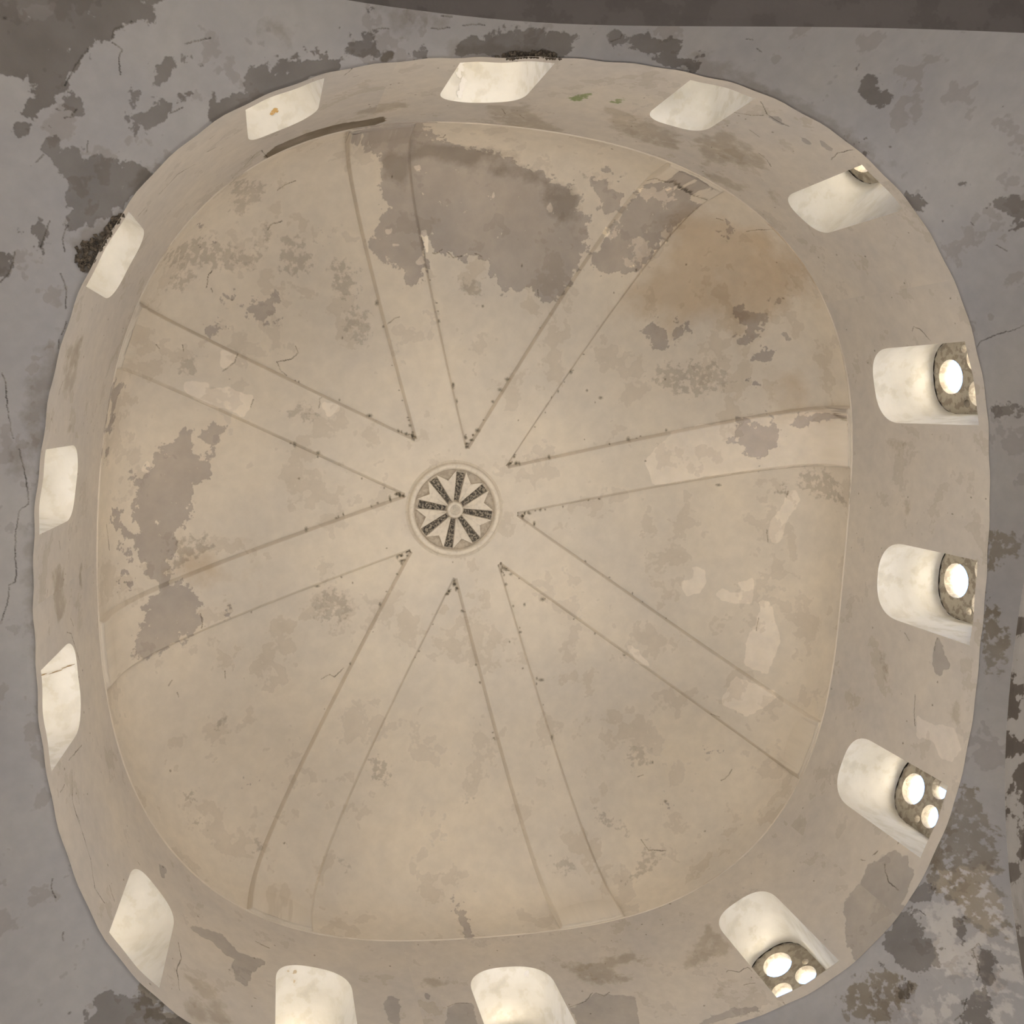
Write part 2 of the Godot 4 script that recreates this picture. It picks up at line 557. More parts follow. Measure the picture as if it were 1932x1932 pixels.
func build_window(k: int, reveal_m: Material, screen_m: Material, pane_m: Material, joint_m: Material) -> void:
	var mid := deg_to_rad(WINDOWS[k][0])
	var half := opening_half(k)
	var p0 := wall_at(mid, 5.7)
	p0.y = 0.0
	var t := wall_at(mid + half, 5.7) - wall_at(mid - half, 5.7)     # along the wall: the tunnel runs square to it
	t.y = 0.0
	t = t.normalized().rotated(Vector3.UP, deg_to_rad(SKEW.get(k, 0.0)))
	var n := Vector3(t.z, 0, -t.x)
	var where: String = WHERE[k]
	var root := base("window_%d" % (k + 1), where, "structure", "", Vector3(p0.x, SILL + EYE, p0.z))
	# the reveal: the outline of the opening drawn out through the drum
	var line := []
	for i in 6:
		line.append(wall_at(mid - half, lerpf(SILL, arch_top(k, -1.0), i / 6.0)))
	for i in 33:
		var u := -cos(PI * i / 32.0)
		line.append(wall_at(mid + half * u, arch_top(k, u)))
	for i in 7:
		line.append(wall_at(mid + half, lerpf(arch_top(k, 1.0), SILL, i / 6.0)))
	var s := Shape.new()
	var centre := p0 + Vector3(0, SILL + EYE + 0.4, 0)
	var reach := func(i: int, j: int) -> Vector3:
		var q: Vector3 = line[i]
		var d := DEPTH - (q - p0).dot(n)
		return q + n * d * (j / 6.0) - root.position
	s.sheet(line.size() - 1, 6, reach, func(_p, i, j): return Vector2(i * 0.03, j * 0.1), func(p): return centre - root.position - p - n * (centre - root.position - p).dot(n))
	obj("reveal", s, reveal_m, root)
	var sill := Shape.new()
	sill.sheet(16, 2, func(i, j):
		var q := wall_at(mid + half * (i / 8.0 - 1.0), SILL)
		return q + n * (DEPTH - (q - p0).dot(n)) * (j / 2.0) - root.position, func(_p, i, j): return Vector2(i, j) * 0.1, func(_p): return Vector3.UP)
	obj("sill", sill, reveal_m, root)
	# the plaster screen with its roundels, in the plane across the outer end
	var wide: float = WINDOWS[k][1] * 0.5 + 0.012
	var tall: float = WINDOWS[k][2] - SILL
	var outline := PackedVector2Array()
	outline.append(Vector2(-wide, 0.0))
	for i in 25:
		var u := -cos(PI * i / 24.0)
		outline.append(Vector2(wide * u, arch_top(k, u) - SILL + 0.01))
	outline.append(Vector2(wide, 0.0))
	var w: float = WINDOWS[k][1]
	var holes := []          # x, y, radius
	var y: float = tall - 0.05 - 0.25 * w
	holes.append(Vector3(0.0, y, 0.235 * w))
	for side in [-1.0, 1.0]:
		holes.append(Vector3(side * 0.36 * w, y - 0.29 * w, 0.055 * w))
		holes.append(Vector3(side * 0.225 * w, y - 0.50 * w, 0.17 * w))
		holes.append(Vector3(side * 0.215 * w, y - 0.93 * w, 0.17 * w))
		holes.append(Vector3(side * 0.40 * w, y - 0.715 * w, 0.05 * w))
	if y - 1.34 * w > 0.2 * w:
		holes.append(Vector3(0.0, y - 1.33 * w, 0.20 * w))
	var flat_plate := with_holes(outline, holes)
	var tris := Geometry2D.triangulate_polygon(flat_plate)
	var sc := Shape.new()
	var far := DEPTH - 0.03
	var near := DEPTH - 0.10
	var place := func(q: Vector2, d: float) -> Vector3: return t * q.x + n * d + Vector3(0, q.y, 0)
	for side in 2:
		var d := near if side == 0 else far
		var nn := -n if side == 0 else n
		var f := sc.v.size()
		for q in flat_plate:
			sc.pt(place.call(q, d), nn, q)
		for i in tris.size() / 3:
			sc.tri(f + tris[3 * i], f + tris[3 * i + 1], f + tris[3 * i + 2])
	for hole in holes:
		var f := sc.v.size()
		for i in 25:
			var a := TAU * i / 24.0
			var c := Vector2(cos(a), sin(a))
			for j in 2:
				sc.pt(place.call(Vector2(hole.x, hole.y) + c * hole.z, far if j else near), -(t * c.x + Vector3(0, c.y, 0)), c)
		for i in 24:
			sc.quad(f + i * 2, f + i * 2 + 1, f + i * 2 + 3, f + i * 2 + 2)
	var joint := Shape.new()
	var ragged := func(i: int, j: int) -> Vector3:
		var q: Vector2 = outline[i + 1 if i < outline.size() - 2 else i]
		var c := Vector2(0.0, tall * 0.4)
		return place.call(q if j == 0 else q + (c - q).normalized() * (0.020 + 0.006 * sin(i * 2.3 + k)), near - 0.004)
	joint.sheet(outline.size() - 3, 1, ragged, func(p, _i, _j): return Vector2(p.x, p.y), func(_p): return -n)
	obj("mortar_joint", joint, joint_m, root)
	var screen := obj("screen", sc, screen_m, root)
	screen.set_meta("label", "grey plaster screen pierced with round lights")
	for hole in holes:
		var g := Shape.new()
		var f := g.v.size()
		g.pt(place.call(Vector2(hole.x, hole.y), far - 0.02), -n)
		for i in 25:
			var a := TAU * i / 24.0
			g.pt(place.call(Vector2(hole.x, hole.y) + Vector2(cos(a), sin(a)) * hole.z, far - 0.02), -n)
		for i in 24:
			g.tri(f, f + 1 + i, f + 2 + i)
		obj("pane", g, pane_m, screen)

func vault_patch(k: int, root: Node3D, called: String, u: float, d: float, along: float, across: float, m: Material, id: int) -> void:
	# a ragged flake of paint that lies on the vault of window k: u across the window, d metres into the wall
	var rng := RandomNumberGenerator.new()
	rng.seed = id
	var mid := deg_to_rad(WINDOWS[k][0])
	var half := opening_half(k)
	var n := Vector3(cos(mid), 0, sin(mid))
	var on := func(uu: float, dd: float) -> Vector3:
		return wall_at(mid + half * clampf(uu, -0.97, 0.97), arch_top(k, clampf(uu, -0.97, 0.97)) - 0.003) + n * dd - root.position
	var s := Shape.new()
	var f := s.pt(on.call(u, d), Vector3.DOWN)
	for i in 19:
		var a := TAU * i / 18.0
		var r := 1.0 if i % 18 == 0 else rng.randf_range(0.55, 1.25)
		s.pt(on.call(u + sin(a) * r * across / (0.5 * float(WINDOWS[k][1])), maxf(0.01, d + cos(a) * r * along)), Vector3.DOWN)
	for i in 18:
		s.tri(f, f + 1 + i, f + 2 + i)
	obj(called, s, m, root)

func with_holes(outline: PackedVector2Array, holes: Array) -> PackedVector2Array:   # one outline that visits every hole over a bridge
	var poly := outline.duplicate()
	var order := holes.duplicate()
	order.sort_custom(func(a, b): return a.y < b.y)
	for hole in order:
		# the bridge runs from the hole's lowest point to the nearest vertex below it that it can reach
		var ring := PackedVector2Array()
		for i in 25:
			var a := -PI / 2.0 + TAU * i / 24.0
			ring.append(Vector2(hole.x, hole.y) + Vector2(cos(a), sin(a)) * hole.z)
		if not Geometry2D.is_polygon_clockwise(outline):
			ring.reverse()
		var best := -1
		var least := INF
		for i in poly.size():
			var d := poly[i].distance_to(ring[0])
			if d < least and poly[i].y < ring[0].y and clear(poly, poly[i], ring[0], order):
				least = d
				best = i
		var joined := poly.slice(0, best + 1)
		joined.append_array(ring)
		joined.append_array(poly.slice(best))
		poly = joined
	return poly

func clear(poly: PackedVector2Array, a: Vector2, b: Vector2, holes: Array) -> bool:
	var a2 := a.lerp(b, 0.001)
	var b2 := a.lerp(b, 0.999)
	for i in poly.size():
		if Geometry2D.segment_intersects_segment(a2, b2, poly[i], poly[(i + 1) % poly.size()]) != null:
			return false
	for hole in holes:
		var c := Vector2(hole.x, hole.y)
		if Geometry2D.get_closest_point_to_segment(c, a2, b2).distance_to(c) < hole.z * 0.995:
			return false
	return true

func to_foot(a: Vector2, b: Vector2) -> Vector2:   # goes on from a through b to the springing of the dome
	var d := (b - a).normalized()
	var p := b
	while p.length() < series(SPRING, p.angle()) * 0.9994:
		p += d * 0.0004
	return p

func build_dome(m: Material, outside: Material) -> Node3D:
	var root := base("ceiling", "cream plastered dome with eight flat ribs meeting at the carved boss", "structure", "", Vector3(0, EYE + HS, 0))
	var down := root.position
	var s := Shape.new()
	var on_dome := func(i: int, j: int) -> Vector3:
		var q := 1.0 - pow(1.0 - j / 90.0, 1.8)
		var th := TAU * i / 288.0
		var r := q * series(SPRING, th)
		var y := dome_y(r * cos(th) * 0.999999, r * sin(th) * 0.999999)
		if j == 90:
			y = EYE + HS
		return Vector3(r * cos(th), y, r * sin(th)) - down
	s.sheet(288, 90, on_dome, func(p, _i, _j): return dome_uv(p), func(p): return Vector3(0, -3.0, 0) - p)
	obj("shell", s, m, root)
	var o := Shape.new()
	o.sheet(72, 12, func(i, j): return Vector3((3.75 * cos(TAU * i / 72.0)) * j / 12.0, 0.33 + 1.35 * sqrt(1.0 - pow(j / 12.0, 2.2)), 3.75 * sin(TAU * i / 72.0) * j / 12.0), func(_p, i, j): return Vector2(i, j) * 0.1, func(p): return p + Vector3.UP)
	obj("outer_shell", o, outside, root)
	# the ribs: flat bands that stand a little proud, their edges eased
	var across := [[-0.012, -0.008], [0.0, 0.004], [0.038, PROUD - 0.004], [0.055, PROUD], [0.28, PROUD], [0.5, PROUD], [0.72, PROUD], [0.945, PROUD], [0.962, PROUD - 0.004], [1.0, 0.004], [1.012, -0.008]]
	for k in 8:
		var a0: Vector2 = TIPS[k]
		var b0: Vector2 = TIPS[(k + 1) % 8]
		var a1 := to_foot(a0, FEET[2 * k])
		var b1 := to_foot(b0, FEET[2 * k + 1])
		var r := Shape.new()
		var on_rib := func(i: int, j: int) -> Vector3:
			var q := 1.0 - pow(maxf(0.0, 1.0 - i / 72.0), 2.2)
			var c: Array = across[j]
			var p := a0.lerp(a1, q).lerp(b0.lerp(b1, q), c[0])
			if i == 73:
				p = p.normalized() * (series(SPRING, p.angle()) + 0.004)
				return Vector3(p.x, EYE + HS - 0.002, p.y) - down
			if i == 72:          # the foot, where the dome stands upright
				p = p.normalized() * (series(SPRING, p.angle()) - float(c[1]))
				return Vector3(p.x, EYE + HS, p.y) - down
			return Vector3(p.x, dome_y(p.x, p.y), p.y) + dome_normal(p.x, p.y) * float(c[1]) - down
		r.sheet(73, 10, on_rib, func(p, _i, _j): return dome_uv(p), func(p): return Vector3(0, -3.0, 0) - p)
		obj("rib", r, m, root)
	var hub := Shape.new()
	var on_hub := func(i: int, j: int) -> Vector3:
		var p: Vector2 = TIPS[i / 8 % 8].lerp(TIPS[(i / 8 + 1) % 8], (i % 8) / 8.0) * (j / 8.0)
		return Vector3(p.x, dome_y(p.x, p.y) - PROUD, p.y) - down
	hub.sheet(64, 8, on_hub, func(p, _i, _j): return dome_uv(p), func(_p): return Vector3.DOWN)
	obj("rib_crossing", hub, m, root)
	return root

func build_boss(light_m: Material, field_m: Material, dark_m: Material) -> void:
	var root := base("ceiling_boss", "round carved plaster boss with an eight-rayed star at the dome's apex", "", "ceiling boss", Vector3(-0.006, EYE + dome_y(0, 0) - EYE - PROUD, -0.012))
	var ring := Shape.new()
	ring.lathe([Vector2(0.332, -0.01), Vector2(0.336, 0.03), Vector2(0.343, 0.043), Vector2(0.352, 0.05), Vector2(0.366, 0.051), Vector2(0.376, 0.046), Vector2(0.383, 0.034), Vector2(0.387, 0.016), Vector2(0.394, 0.006), Vector2(0.410, 0.001), Vector2(0.416, -0.006)], 96)
	obj("ring", ring, light_m, root)
	var field := Shape.new()
	field.lathe([Vector2(0.0, 0.006), Vector2(0.2, 0.006), Vector2(0.34, 0.006)], 64)
	obj("field", field, field_m, root)
	var bar := func(r: float) -> float: return lerpf(0.018, 0.037, clampf((r - 0.08) / 0.24, 0.0, 1.0))
	var turn := deg_to_rad(12.3)
	var step := PI / 4.0
	for k in 8:
		var a := turn + k * step
		var ax := Vector3(cos(a), 0, sin(a))
		var sd := Vector3(-sin(a), 0, cos(a))
		var s := Shape.new()
		var at := func(x: float, y: float, d: float) -> Vector3: return ax * x + sd * y + Vector3(0, -d, 0)
		for side in [-1.0, 1.0]:
			var cut := func(r: float) -> Vector2:
				var c := Vector2(cos(step / 2.0), sin(step / 2.0))
				return c * r + Vector2(c.y, -c.x) * (bar.call(r) + 0.004)
			var e0: Vector2 = cut.call(0.075)
			e0.y = maxf(e0.y, 0.006)
			var e1: Vector2 = cut.call(0.19)
			var tip: Vector2 = cut.call(0.322)
			var c0: Vector3 = at.call(0.06, 0.0, 0.027)
			var c1: Vector3 = at.call(0.16, 0.0, 0.036)
			var notch: Vector3 = at.call(0.248, 0.0, 0.030)
			var p0: Vector3 = at.call(e0.x, e0.y * side, 0.018)
			var p1: Vector3 = at.call(e1.x, e1.y * side, 0.020)
			var p2: Vector3 = at.call(tip.x, tip.y * side, 0.016)
			s.flat([c0, c1, p0], Vector3.DOWN)
			s.flat([p0, c1, p1], Vector3.DOWN)
			s.flat([c1, notch, p1], Vector3.DOWN)
			s.flat([notch, p2, p1], Vector3.DOWN)
			for pair in [[p0, p1, 1.0], [p1, p2, 1.0], [p2, notch, -1.0]]:
				var q0: Vector3 = pair[0]
				var q1: Vector3 = pair[1]
				s.flat([q0, q1, Vector3(q1.x, 0.0, q1.z), Vector3(q0.x, 0.0, q0.z)], sd * side * pair[2] + (ax if pair[2] < 0.0 else Vector3.ZERO))
		obj("star_arm", s, light_m, root)
	var rng := RandomNumberGenerator.new()
	rng.seed = 7
	for k in 8:
		var a := turn + (k + 0.5) * step
		var ax := Vector3(cos(a), 0, sin(a))
		var sd := Vector3(-sin(a), 0, cos(a))
		var far := rng.randf_range(0.302, 0.325)
		var bumps := []
		for i in 31 * 9:
			bumps.append(rng.randf())
		var s := Shape.new()
		var at := func(i: int, j: int) -> Vector3:
			var r := lerpf(0.076, far, i / 30.0)
			var edge := i == 0 or i == 30 or j == 0 or j == 8
			var y: float = (j / 4.0 - 1.0) * float(bar.call(r)) + (0.0 if edge else (bumps[i * 9 + j] - 0.5) * 0.004)
			var d: float = 0.004 if edge else 0.008 + 0.011 * bumps[i * 9 + j]
			return ax * r + sd * y + Vector3(0, -d, 0)
		s.sheet(30, 8, at, func(p, _i, _j): return Vector2(p.x, p.z), func(_p): return Vector3.DOWN)
		obj("dark_inlay", s, dark_m, root)
	var hub := Shape.new()
	hub.lathe([Vector2(0.0, 0.030), Vector2(0.036, 0.032), Vector2(0.040, 0.044), Vector2(0.047, 0.051), Vector2(0.056, 0.051), Vector2(0.064, 0.044), Vector2(0.068, 0.030), Vector2(0.069, 0.0)], 48)
	obj("hub", hub, light_m, root)
	var cross := Shape.new()
	for k in 4:
		var a := 0.35 + k * PI / 2.0
		var c := Vector3(0, -0.047, 0)
		var tip := Vector3(cos(a), 0, sin(a)) * 0.036 + Vector3(0, -0.035, 0)
		for side in [-1.0, 1.0]:
			var w: float = a + side * PI / 4.0
			var v := Vector3(cos(w), 0, sin(w)) * 0.014 + Vector3(0, -0.035, 0)
			cross.flat([c, tip, v], Vector3.DOWN)
	obj("hub_star", cross, light_m, root)

func build_pendentives(m: Material) -> void:
	var corners := [atan2(ZP, XP), atan2(ZP, XM), atan2(ZM, XM) + TAU, atan2(ZM, XP) + TAU]
	var crowns := [atan2(-1.215, XP) , atan2(ZP, -0.26), atan2(-0.26, XM), atan2(ZM, 0.1) + TAU, atan2(-1.215, XP) + TAU]
	crowns[2] = fposmod(crowns[2], TAU)
	var names := ["grey peeling pendentive in the corner right of the topmost window", "grey peeling pendentive with large bare patches, beside the broken window edge", "smooth grey pendentive left of the lowest windows", "mottled flaking pendentive in the corner by the pierced window screens"]
	for k in 4:
		var root := base(["wall_northeast", "wall_northwest", "wall_southwest", "wall_southeast"][k], names[k], "structure")
		for half in 2:      # a crease runs down each corner, so each side of it is a sheet of its own
			var a: float = crowns[k] if half == 0 else corners[k]
			var b: float = corners[k] if half == 0 else crowns[k + 1]
			var s := Shape.new()
			s.sheet(72, 24, func(i, j): return pend_at(lerpf(a, b, i / 72.0), j / 24.0), func(p, _i, _j): return pend_uv(p), func(p): return Vector3(0, 2, 0) - p)
			obj("plaster_side", s, m, root)
			var lip := Shape.new()          # strip added behind the drum's lower edge to stop light leaking in
			lip.sheet(72, 1, func(i, j):
				var q := pend_at(lerpf(a, b, i / 72.0), 0.0)
				return q + (Vector3(q.x, 0, q.z).normalized() * 0.06 + Vector3(0, 0.05, 0)) * j, func(p, _i, _j): return pend_uv(p), func(_p): return Vector3.DOWN)
			obj("rim_backing", lip, m, root)

func build_arm(side: int, m_soffit: Material, m_wall: Material, m_frame: Material, called: String, label: String) -> void:
	# the arch, the barrel of the arm behind it, the arm's side walls, and its end wall with one unseen tall window
	var out: Vector3 = [Vector3.RIGHT, Vector3.LEFT, Vector3.BACK, Vector3.FORWARD][side]
	var along := Vector3(0, 0, 1) if side < 2 else Vector3(1, 0, 0)
	var from: float = [XP, XM, ZP, ZM][side]
	var lo: float = ZM if side < 2 else XM
	var hi: float = ZP if side < 2 else XP
	var plane := out * absf(from)
	var deep := 2.4
	var root := base(called, label, "structure")
	var s := Shape.new()
	s.sheet(48, 6, func(i, j): return plane + along * lerpf(lo, hi, i / 48.0) + Vector3(0, EYE + arch_h(side, lerpf(lo, hi, i / 48.0)), 0) + out * deep * (j / 6.0), func(_p, i, j): return Vector2(i, j) * 0.1, func(_p): return Vector3.DOWN)
	obj("arch_soffit", s, m_soffit, root)
	for e in [lo, hi]:
		var w := Shape.new()
		var p: Vector3 = plane + along * e
		var top := EYE + arch_h(side, e)
		w.flat([p, p + out * deep, p + out * deep + Vector3(0, top, 0), p + Vector3(0, top, 0)], -along * signf(e))
		obj("side_wall", w, m_wall, root)
	var end := plane + out * deep
	var mid := (lo + hi) * 0.5
	var half := 1.25
	var y0 := 0.9
	var y1 := 3.9
	var inner := Shape.new()
	for thick in [0.0, 0.45]:
		var face: Vector3 = -out if thick == 0.0 else out
		var o: Vector3 = end + out * thick
		var cols := [lo, mid - half, mid + half, hi]
		for c in 3:
			for q in 8:
				var x0: float = lerpf(cols[c], cols[c + 1], q / 8.0)
				var x1: float = lerpf(cols[c], cols[c + 1], (q + 1) / 8.0)
				var t0: float = EYE + arch_h(side, x0)
				var t1: float = EYE + arch_h(side, x1)
				if c == 1:
					inner.flat([o + along * x0, o + along * x1, o + along * x1 + Vector3(0, y0, 0), o + along * x0 + Vector3(0, y0, 0)], face)
					inner.flat([o + along * x0 + Vector3(0, y1, 0), o + along * x1 + Vector3(0, y1, 0), o + along * x1 + Vector3(0, t1, 0), o + along * x0 + Vector3(0, t0, 0)], face)
				else:
					inner.flat([o + along * x0, o + along * x1, o + along * x1 + Vector3(0, t1, 0), o + along * x0 + Vector3(0, t0, 0)], face)
	var ring := [end + along * (mid - half) + Vector3(0, y0, 0), end + along * (mid + half) + Vector3(0, y0, 0), end + along * (mid + half) + Vector3(0, y1, 0), end + along * (mid - half) + Vector3(0, y1, 0)]
	var centre := end + along * mid + Vector3(0, (y0 + y1) * 0.5, 0)
	for q in 4:
		var a: Vector3 = ring[q]
		var b: Vector3 = ring[(q + 1) % 4]
		inner.flat([a, b, b + out * 0.45, a + out * 0.45], centre - (a + b) * 0.5)
	obj("end_wall", inner, m_wall, root)
	var frame := Shape.new()
	for bar in [[mid - half + 0.04, 0.08, -1], [mid, 0.06, -1], [mid + half - 0.04, 0.08, -1], [y0 + 0.04, 0.08, 1], [y1 - 0.04, 0.08, 1], [y1 - 0.8, 0.06, 1]]:
		var c: Vector3 = end + out * 0.25
		var hx: float = bar[1] * 0.5
		var lo3: Vector3
		var hi3: Vector3
		if bar[2] < 0:
			lo3 = c + along * (bar[0] - hx) + Vector3(0, y0, 0) - out * 0.03
			hi3 = c + along * (bar[0] + hx) + Vector3(0, y1, 0) + out * 0.03
		else:
			lo3 = c + along * (mid - half) + Vector3(0, bar[0] - hx, 0) - out * 0.03
			hi3 = c + along * (mid + half) + Vector3(0, bar[0] + hx, 0) + out * 0.03
		box(frame, lo3, hi3)
	obj("window_frame", frame, m_frame, root)
	# area light added in that unseen window to brighten the vault
	var added_day := AreaLight3D.new()
	added_day.name = "daylight"
	added_day.area_size = Vector2(half * 2.0 - 0.1, y1 - y0 - 0.1)
	added_day.area_normalize_energy = false
	added_day.light_energy = ADDED_DAY[side]
	added_day.light_color = ADDED_DAY_TINT[side]
	added_day.shadow_enabled = true
	added_day.area_range = 30.0
	root.add_child(added_day)
	added_day.look_at_from_position(centre + out * 0.05, centre - out, Vector3.UP)

func box(s: Shape, a: Vector3, b: Vector3) -> void:
	var lo := a.min(b)
	var hi := a.max(b)
	for ax in 3:
		for e in 2:
			var n := Vector3.ZERO
			n[ax] = 1.0 if e else -1.0
			var u := (ax + 1) % 3
			var w := (ax + 2) % 3
			var p := []
			for q in [[0, 0], [1, 0], [1, 1], [0, 1]]:
				var c := Vector3.ZERO
				c[ax] = hi[ax] if e else lo[ax]
				c[u] = hi[u] if q[0] else lo[u]
				c[w] = hi[w] if q[1] else lo[w]
				p.append(c)
			s.flat(p, n)

func build_rubble(called: String, label: String, outline: PackedVector2Array, count: int, size: float, id: int, m: Material) -> void:
	# broken masonry where the plaster edge fell away: small angular stones set in the surface
	var rng := RandomNumberGenerator.new()
	rng.seed = id
	var s := Shape.new()
	var done := 0
	var box2 := Rect2(outline[0], Vector2.ZERO)
	for p in outline:
		box2 = box2.expand(p)
	while done < count:
		var p := Vector2(rng.randf_range(box2.position.x, box2.end.x), rng.randf_range(box2.position.y, box2.end.y))
		if not Geometry2D.is_point_in_polygon(p, outline):
			continue
		done += 1
		var th := p.angle()
		var e := edge_at(th)
		var t := clampf((p.length() - rim_r(th)) / (Vector2(e.x, e.z).length() - rim_r(th)), 0.0, 1.0)
		var c := pend_at(th, t) + Vector3(0, -0.004, 0)
		var turn := Basis.from_euler(Vector3(rng.randf() * 6.0, rng.randf() * 6.0, rng.randf() * 6.0))
		var r := size * rng.randf_range(0.5, 1.2)
		var v := []
		for q in [Vector3(1, 0, 0), Vector3(-1, 0, 0), Vector3(0, 1, 0), Vector3(0, -1, 0), Vector3(0, 0, 1), Vector3(0, 0, -1)]:
			v.append(c + turn * (q * r * rng.randf_range(0.55, 1.1)))
		for fx in 2:
			for fy in 2:
				for fz in 2:
					var f := [v[fx], v[2 + fy], v[4 + fz]]
					s.flat(f, (f[0] + f[1] + f[2]) / 3.0 - c)
	var o := obj(called, s, m)
	tag(o, label, "stuff")

func dome_dot(p: Vector2, r: float) -> Vector3:
	var q := (unrolled(p.x, p.y) / (2.0 * DOME_HALF) + Vector2(0.5, 0.5)) * 2048.0
	return Vector3(q.x, q.y, r)

func _ready() -> void:
	# ---------------- camera: lying back a little, looking up past the dome's axis
	var cam := Camera3D.new()
	cam.name = "camera"
	cam.fov = rad_to_deg(2.0 * atan(966.0 / 1783.0))
	cam.near = 0.05
	cam.far = 200.0
	cam.transform = Transform3D(Basis(Vector3(0.973212, -0.229911, 0.0), Vector3(0.025937, 0.109792, 0.993616), Vector3(-0.228443, -0.966999, 0.112814)).orthonormalized(), Vector3(-1.329, EYE, 0.849))
	add_child(cam)
	cam.current = true
	# ---------------- sky, sun, exposure
	var sky_m := ProceduralSkyMaterial.new()
	sky_m.sky_top_color = Color(0.55, 0.70, 0.95)
	sky_m.sky_horizon_color = Color(0.76, 0.85, 0.97)
	sky_m.sky_curve = 0.2
	sky_m.ground_horizon_color = Color(0.62, 0.57, 0.49)
	sky_m.ground_bottom_color = Color(0.45, 0.41, 0.35)
	sky_m.energy_multiplier = SKY
	var sky := Sky.new()
	sky.sky_material = sky_m
	var env := Environment.new()
	env.background_mode = Environment.BG_SKY
	env.sky = sky
	env.tonemap_mode = Environment.TONE_MAPPER_LINEAR
	env.tonemap_exposure = EXPOSURE
	env.sdfgi_enabled = true
	env.ssao_enabled = true
	env.ssil_enabled = true
	var we := WorldEnvironment.new()
	we.name = "world"
	we.environment = env
	add_child(we)
	var sun := DirectionalLight3D.new()
	sun.name = "sun"
	sun.light_color = Color(1.0, 0.96, 0.88)
	sun.light_energy = SUN
	sun.light_angular_distance = 0.5
	sun.shadow_enabled = true
	add_child(sun)
	sun.look_at_from_position(Vector3(-5, 20, 3), Vector3.ZERO, Vector3.UP)

	# ---------------- plaster
	sheet_of("dome", 2048, 2048, -DOME_HALF, DOME_HALF, -DOME_HALF, DOME_HALF)
	sheet_of("pend", 2048, 2048, -PEND_HALF, PEND_HALF, -PEND_HALF, PEND_HALF)
	for k in 5:
		sheet_of("drum%d" % k, 1216, 440, SEAMS[k], SEAMS[k + 1], H1, HS)
	for called in sheets:
		sheets[called].unit = Vector2(0.1, 0.01) if called.begins_with("drum") else Vector2(0.01, 0.01)
	dome_patches()
	pend_patches()
	drum_patches()
	dome_cracks()
	pend_cracks()
	drum_cracks()
	var rng := RandomNumberGenerator.new()
	rng.seed = 3
	for k in 8:          # dirt and little holes that gather along the ribs near the crossing
		for e in 2:
			var a: Vector2 = TIPS[(k + e) % 8]
			var b: Vector2 = FEET[2 * k + e]
			var side := (b - a).orthogonal().normalized() * (1.0 if e == 0 else -1.0)
			if side.dot((TIPS[(k + 1 - e) % 8] - a)) > 0.0:
				side = -side
			var len_m := a.distance_to(b)
			for i in 9:
				var q := pow(rng.randf(), 2.0) * 0.6
				var p := a.lerp(b, q) + side * rng.randf_range(0.0, 0.02)
				sheets.dome.dots.append(dome_dot(p, rng.randf_range(1.0, 2.0) * (2.0 if rng.randf() < 0.2 else 1.0)))
			for i in 4:
				var p := a.lerp(b, 0.01 + rng.randf() * 0.10 / len_m) + side * rng.randf_range(0.0, 0.02)
				sheets.dome.dots.append(dome_dot(p, rng.randf_range(1.5, 3.0)))
	for d in HOLES:
		sheets.dome.dots.append(dome_dot(Vector2(d.x, d.y) * 0.01, d.z * 0.45))
	for called in sheets:
		for i in 40:
			sheets[called].dots.append(Vector3(rng.randf() * sheets[called].w, rng.randf() * sheets[called].h, rng.randf_range(0.8, 2.0)))
	var m_dome := plaster("dome", DOME_TONE, 180, Color(0.95, 0.945, 0.94), 100, 1.0)
	var m_pend := plaster("pend", PEND_TONE, 184, Color(0.93, 0.92, 0.91), 200, 1.0)
	var m_drum := []
	for k in 5:
		m_drum.append(plaster("drum%d" % k, DRUM_TONE, 192, Color(0.95, 0.945, 0.935), 300 + k * 40, 1.0))
	noise_cache.clear()
	var m_reveal := rough_material("reveal_plaster", Color(0.93, 0.91, 0.87), Color(0.91, 0.885, 0.83), 0.6, 1.3, 11, 0.2)
	var m_screen := rough_material("screen_plaster", Color(0.70, 0.665, 0.60), Color(0.60, 0.56, 0.50), 0.55, 0.5, 12, 0.4)
	var m_carved := rough_material("carved_plaster", Color(0.815, 0.77, 0.695), Color(0.79, 0.745, 0.67), 0.6, 0.35, 13, 0.15)
	var m_field := rough_material("boss_field", Color(0.70, 0.65, 0.575), Color(0.665, 0.615, 0.54), 0.55, 0.3, 14, 0.15)
	var m_dark := rough_material("dark_inlay_grit", Color(0.27, 0.25, 0.22), Color(0.62, 0.575, 0.50), 0.53, 0.16, 15, 0.5)
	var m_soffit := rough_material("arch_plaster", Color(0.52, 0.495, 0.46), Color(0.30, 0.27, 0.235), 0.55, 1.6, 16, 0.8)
	var m_arch_shade := rough_material("arch_painted_shade", Color(0.29, 0.27, 0.255), Color(0.27, 0.25, 0.235), 0.55, 2.0, 17, 0.5)  # the shade under the north arch is put into this dark brown
	var m_wall := rough_material("hall_plaster", Color(0.72, 0.715, 0.71), Color(0.65, 0.64, 0.63), 0.6, 2.2, 18, 0.4)
	var m_roof := rough_material("roof_lime", Color(0.90, 0.87, 0.81), Color(0.85, 0.815, 0.745), 0.6, 2.5, 19, 0.4)
	var m_floor := rough_material("floor_stone", Color(0.72, 0.70, 0.67), Color(0.65, 0.63, 0.59), 0.6, 2.5, 20, 0.3)
	var m_stone := rough_material("broken_stone", Color(0.36, 0.32, 0.27), Color(0.22, 0.195, 0.165), 0.5, 0.2, 21, 0.3)
	var m_joint := plain_material("dark_mortar", Color(0.16, 0.14, 0.12))
	var m_wood := plain_material("old_wood", Color(0.30, 0.23, 0.17))
	var m_pane := StandardMaterial3D.new()
	m_pane.resource_name = "window_glass"
	m_pane.transparency = BaseMaterial3D.TRANSPARENCY_ALPHA
	m_pane.albedo_color = Color(0.95, 0.97, 1.0, 0.08)
	m_pane.roughness = 0.05

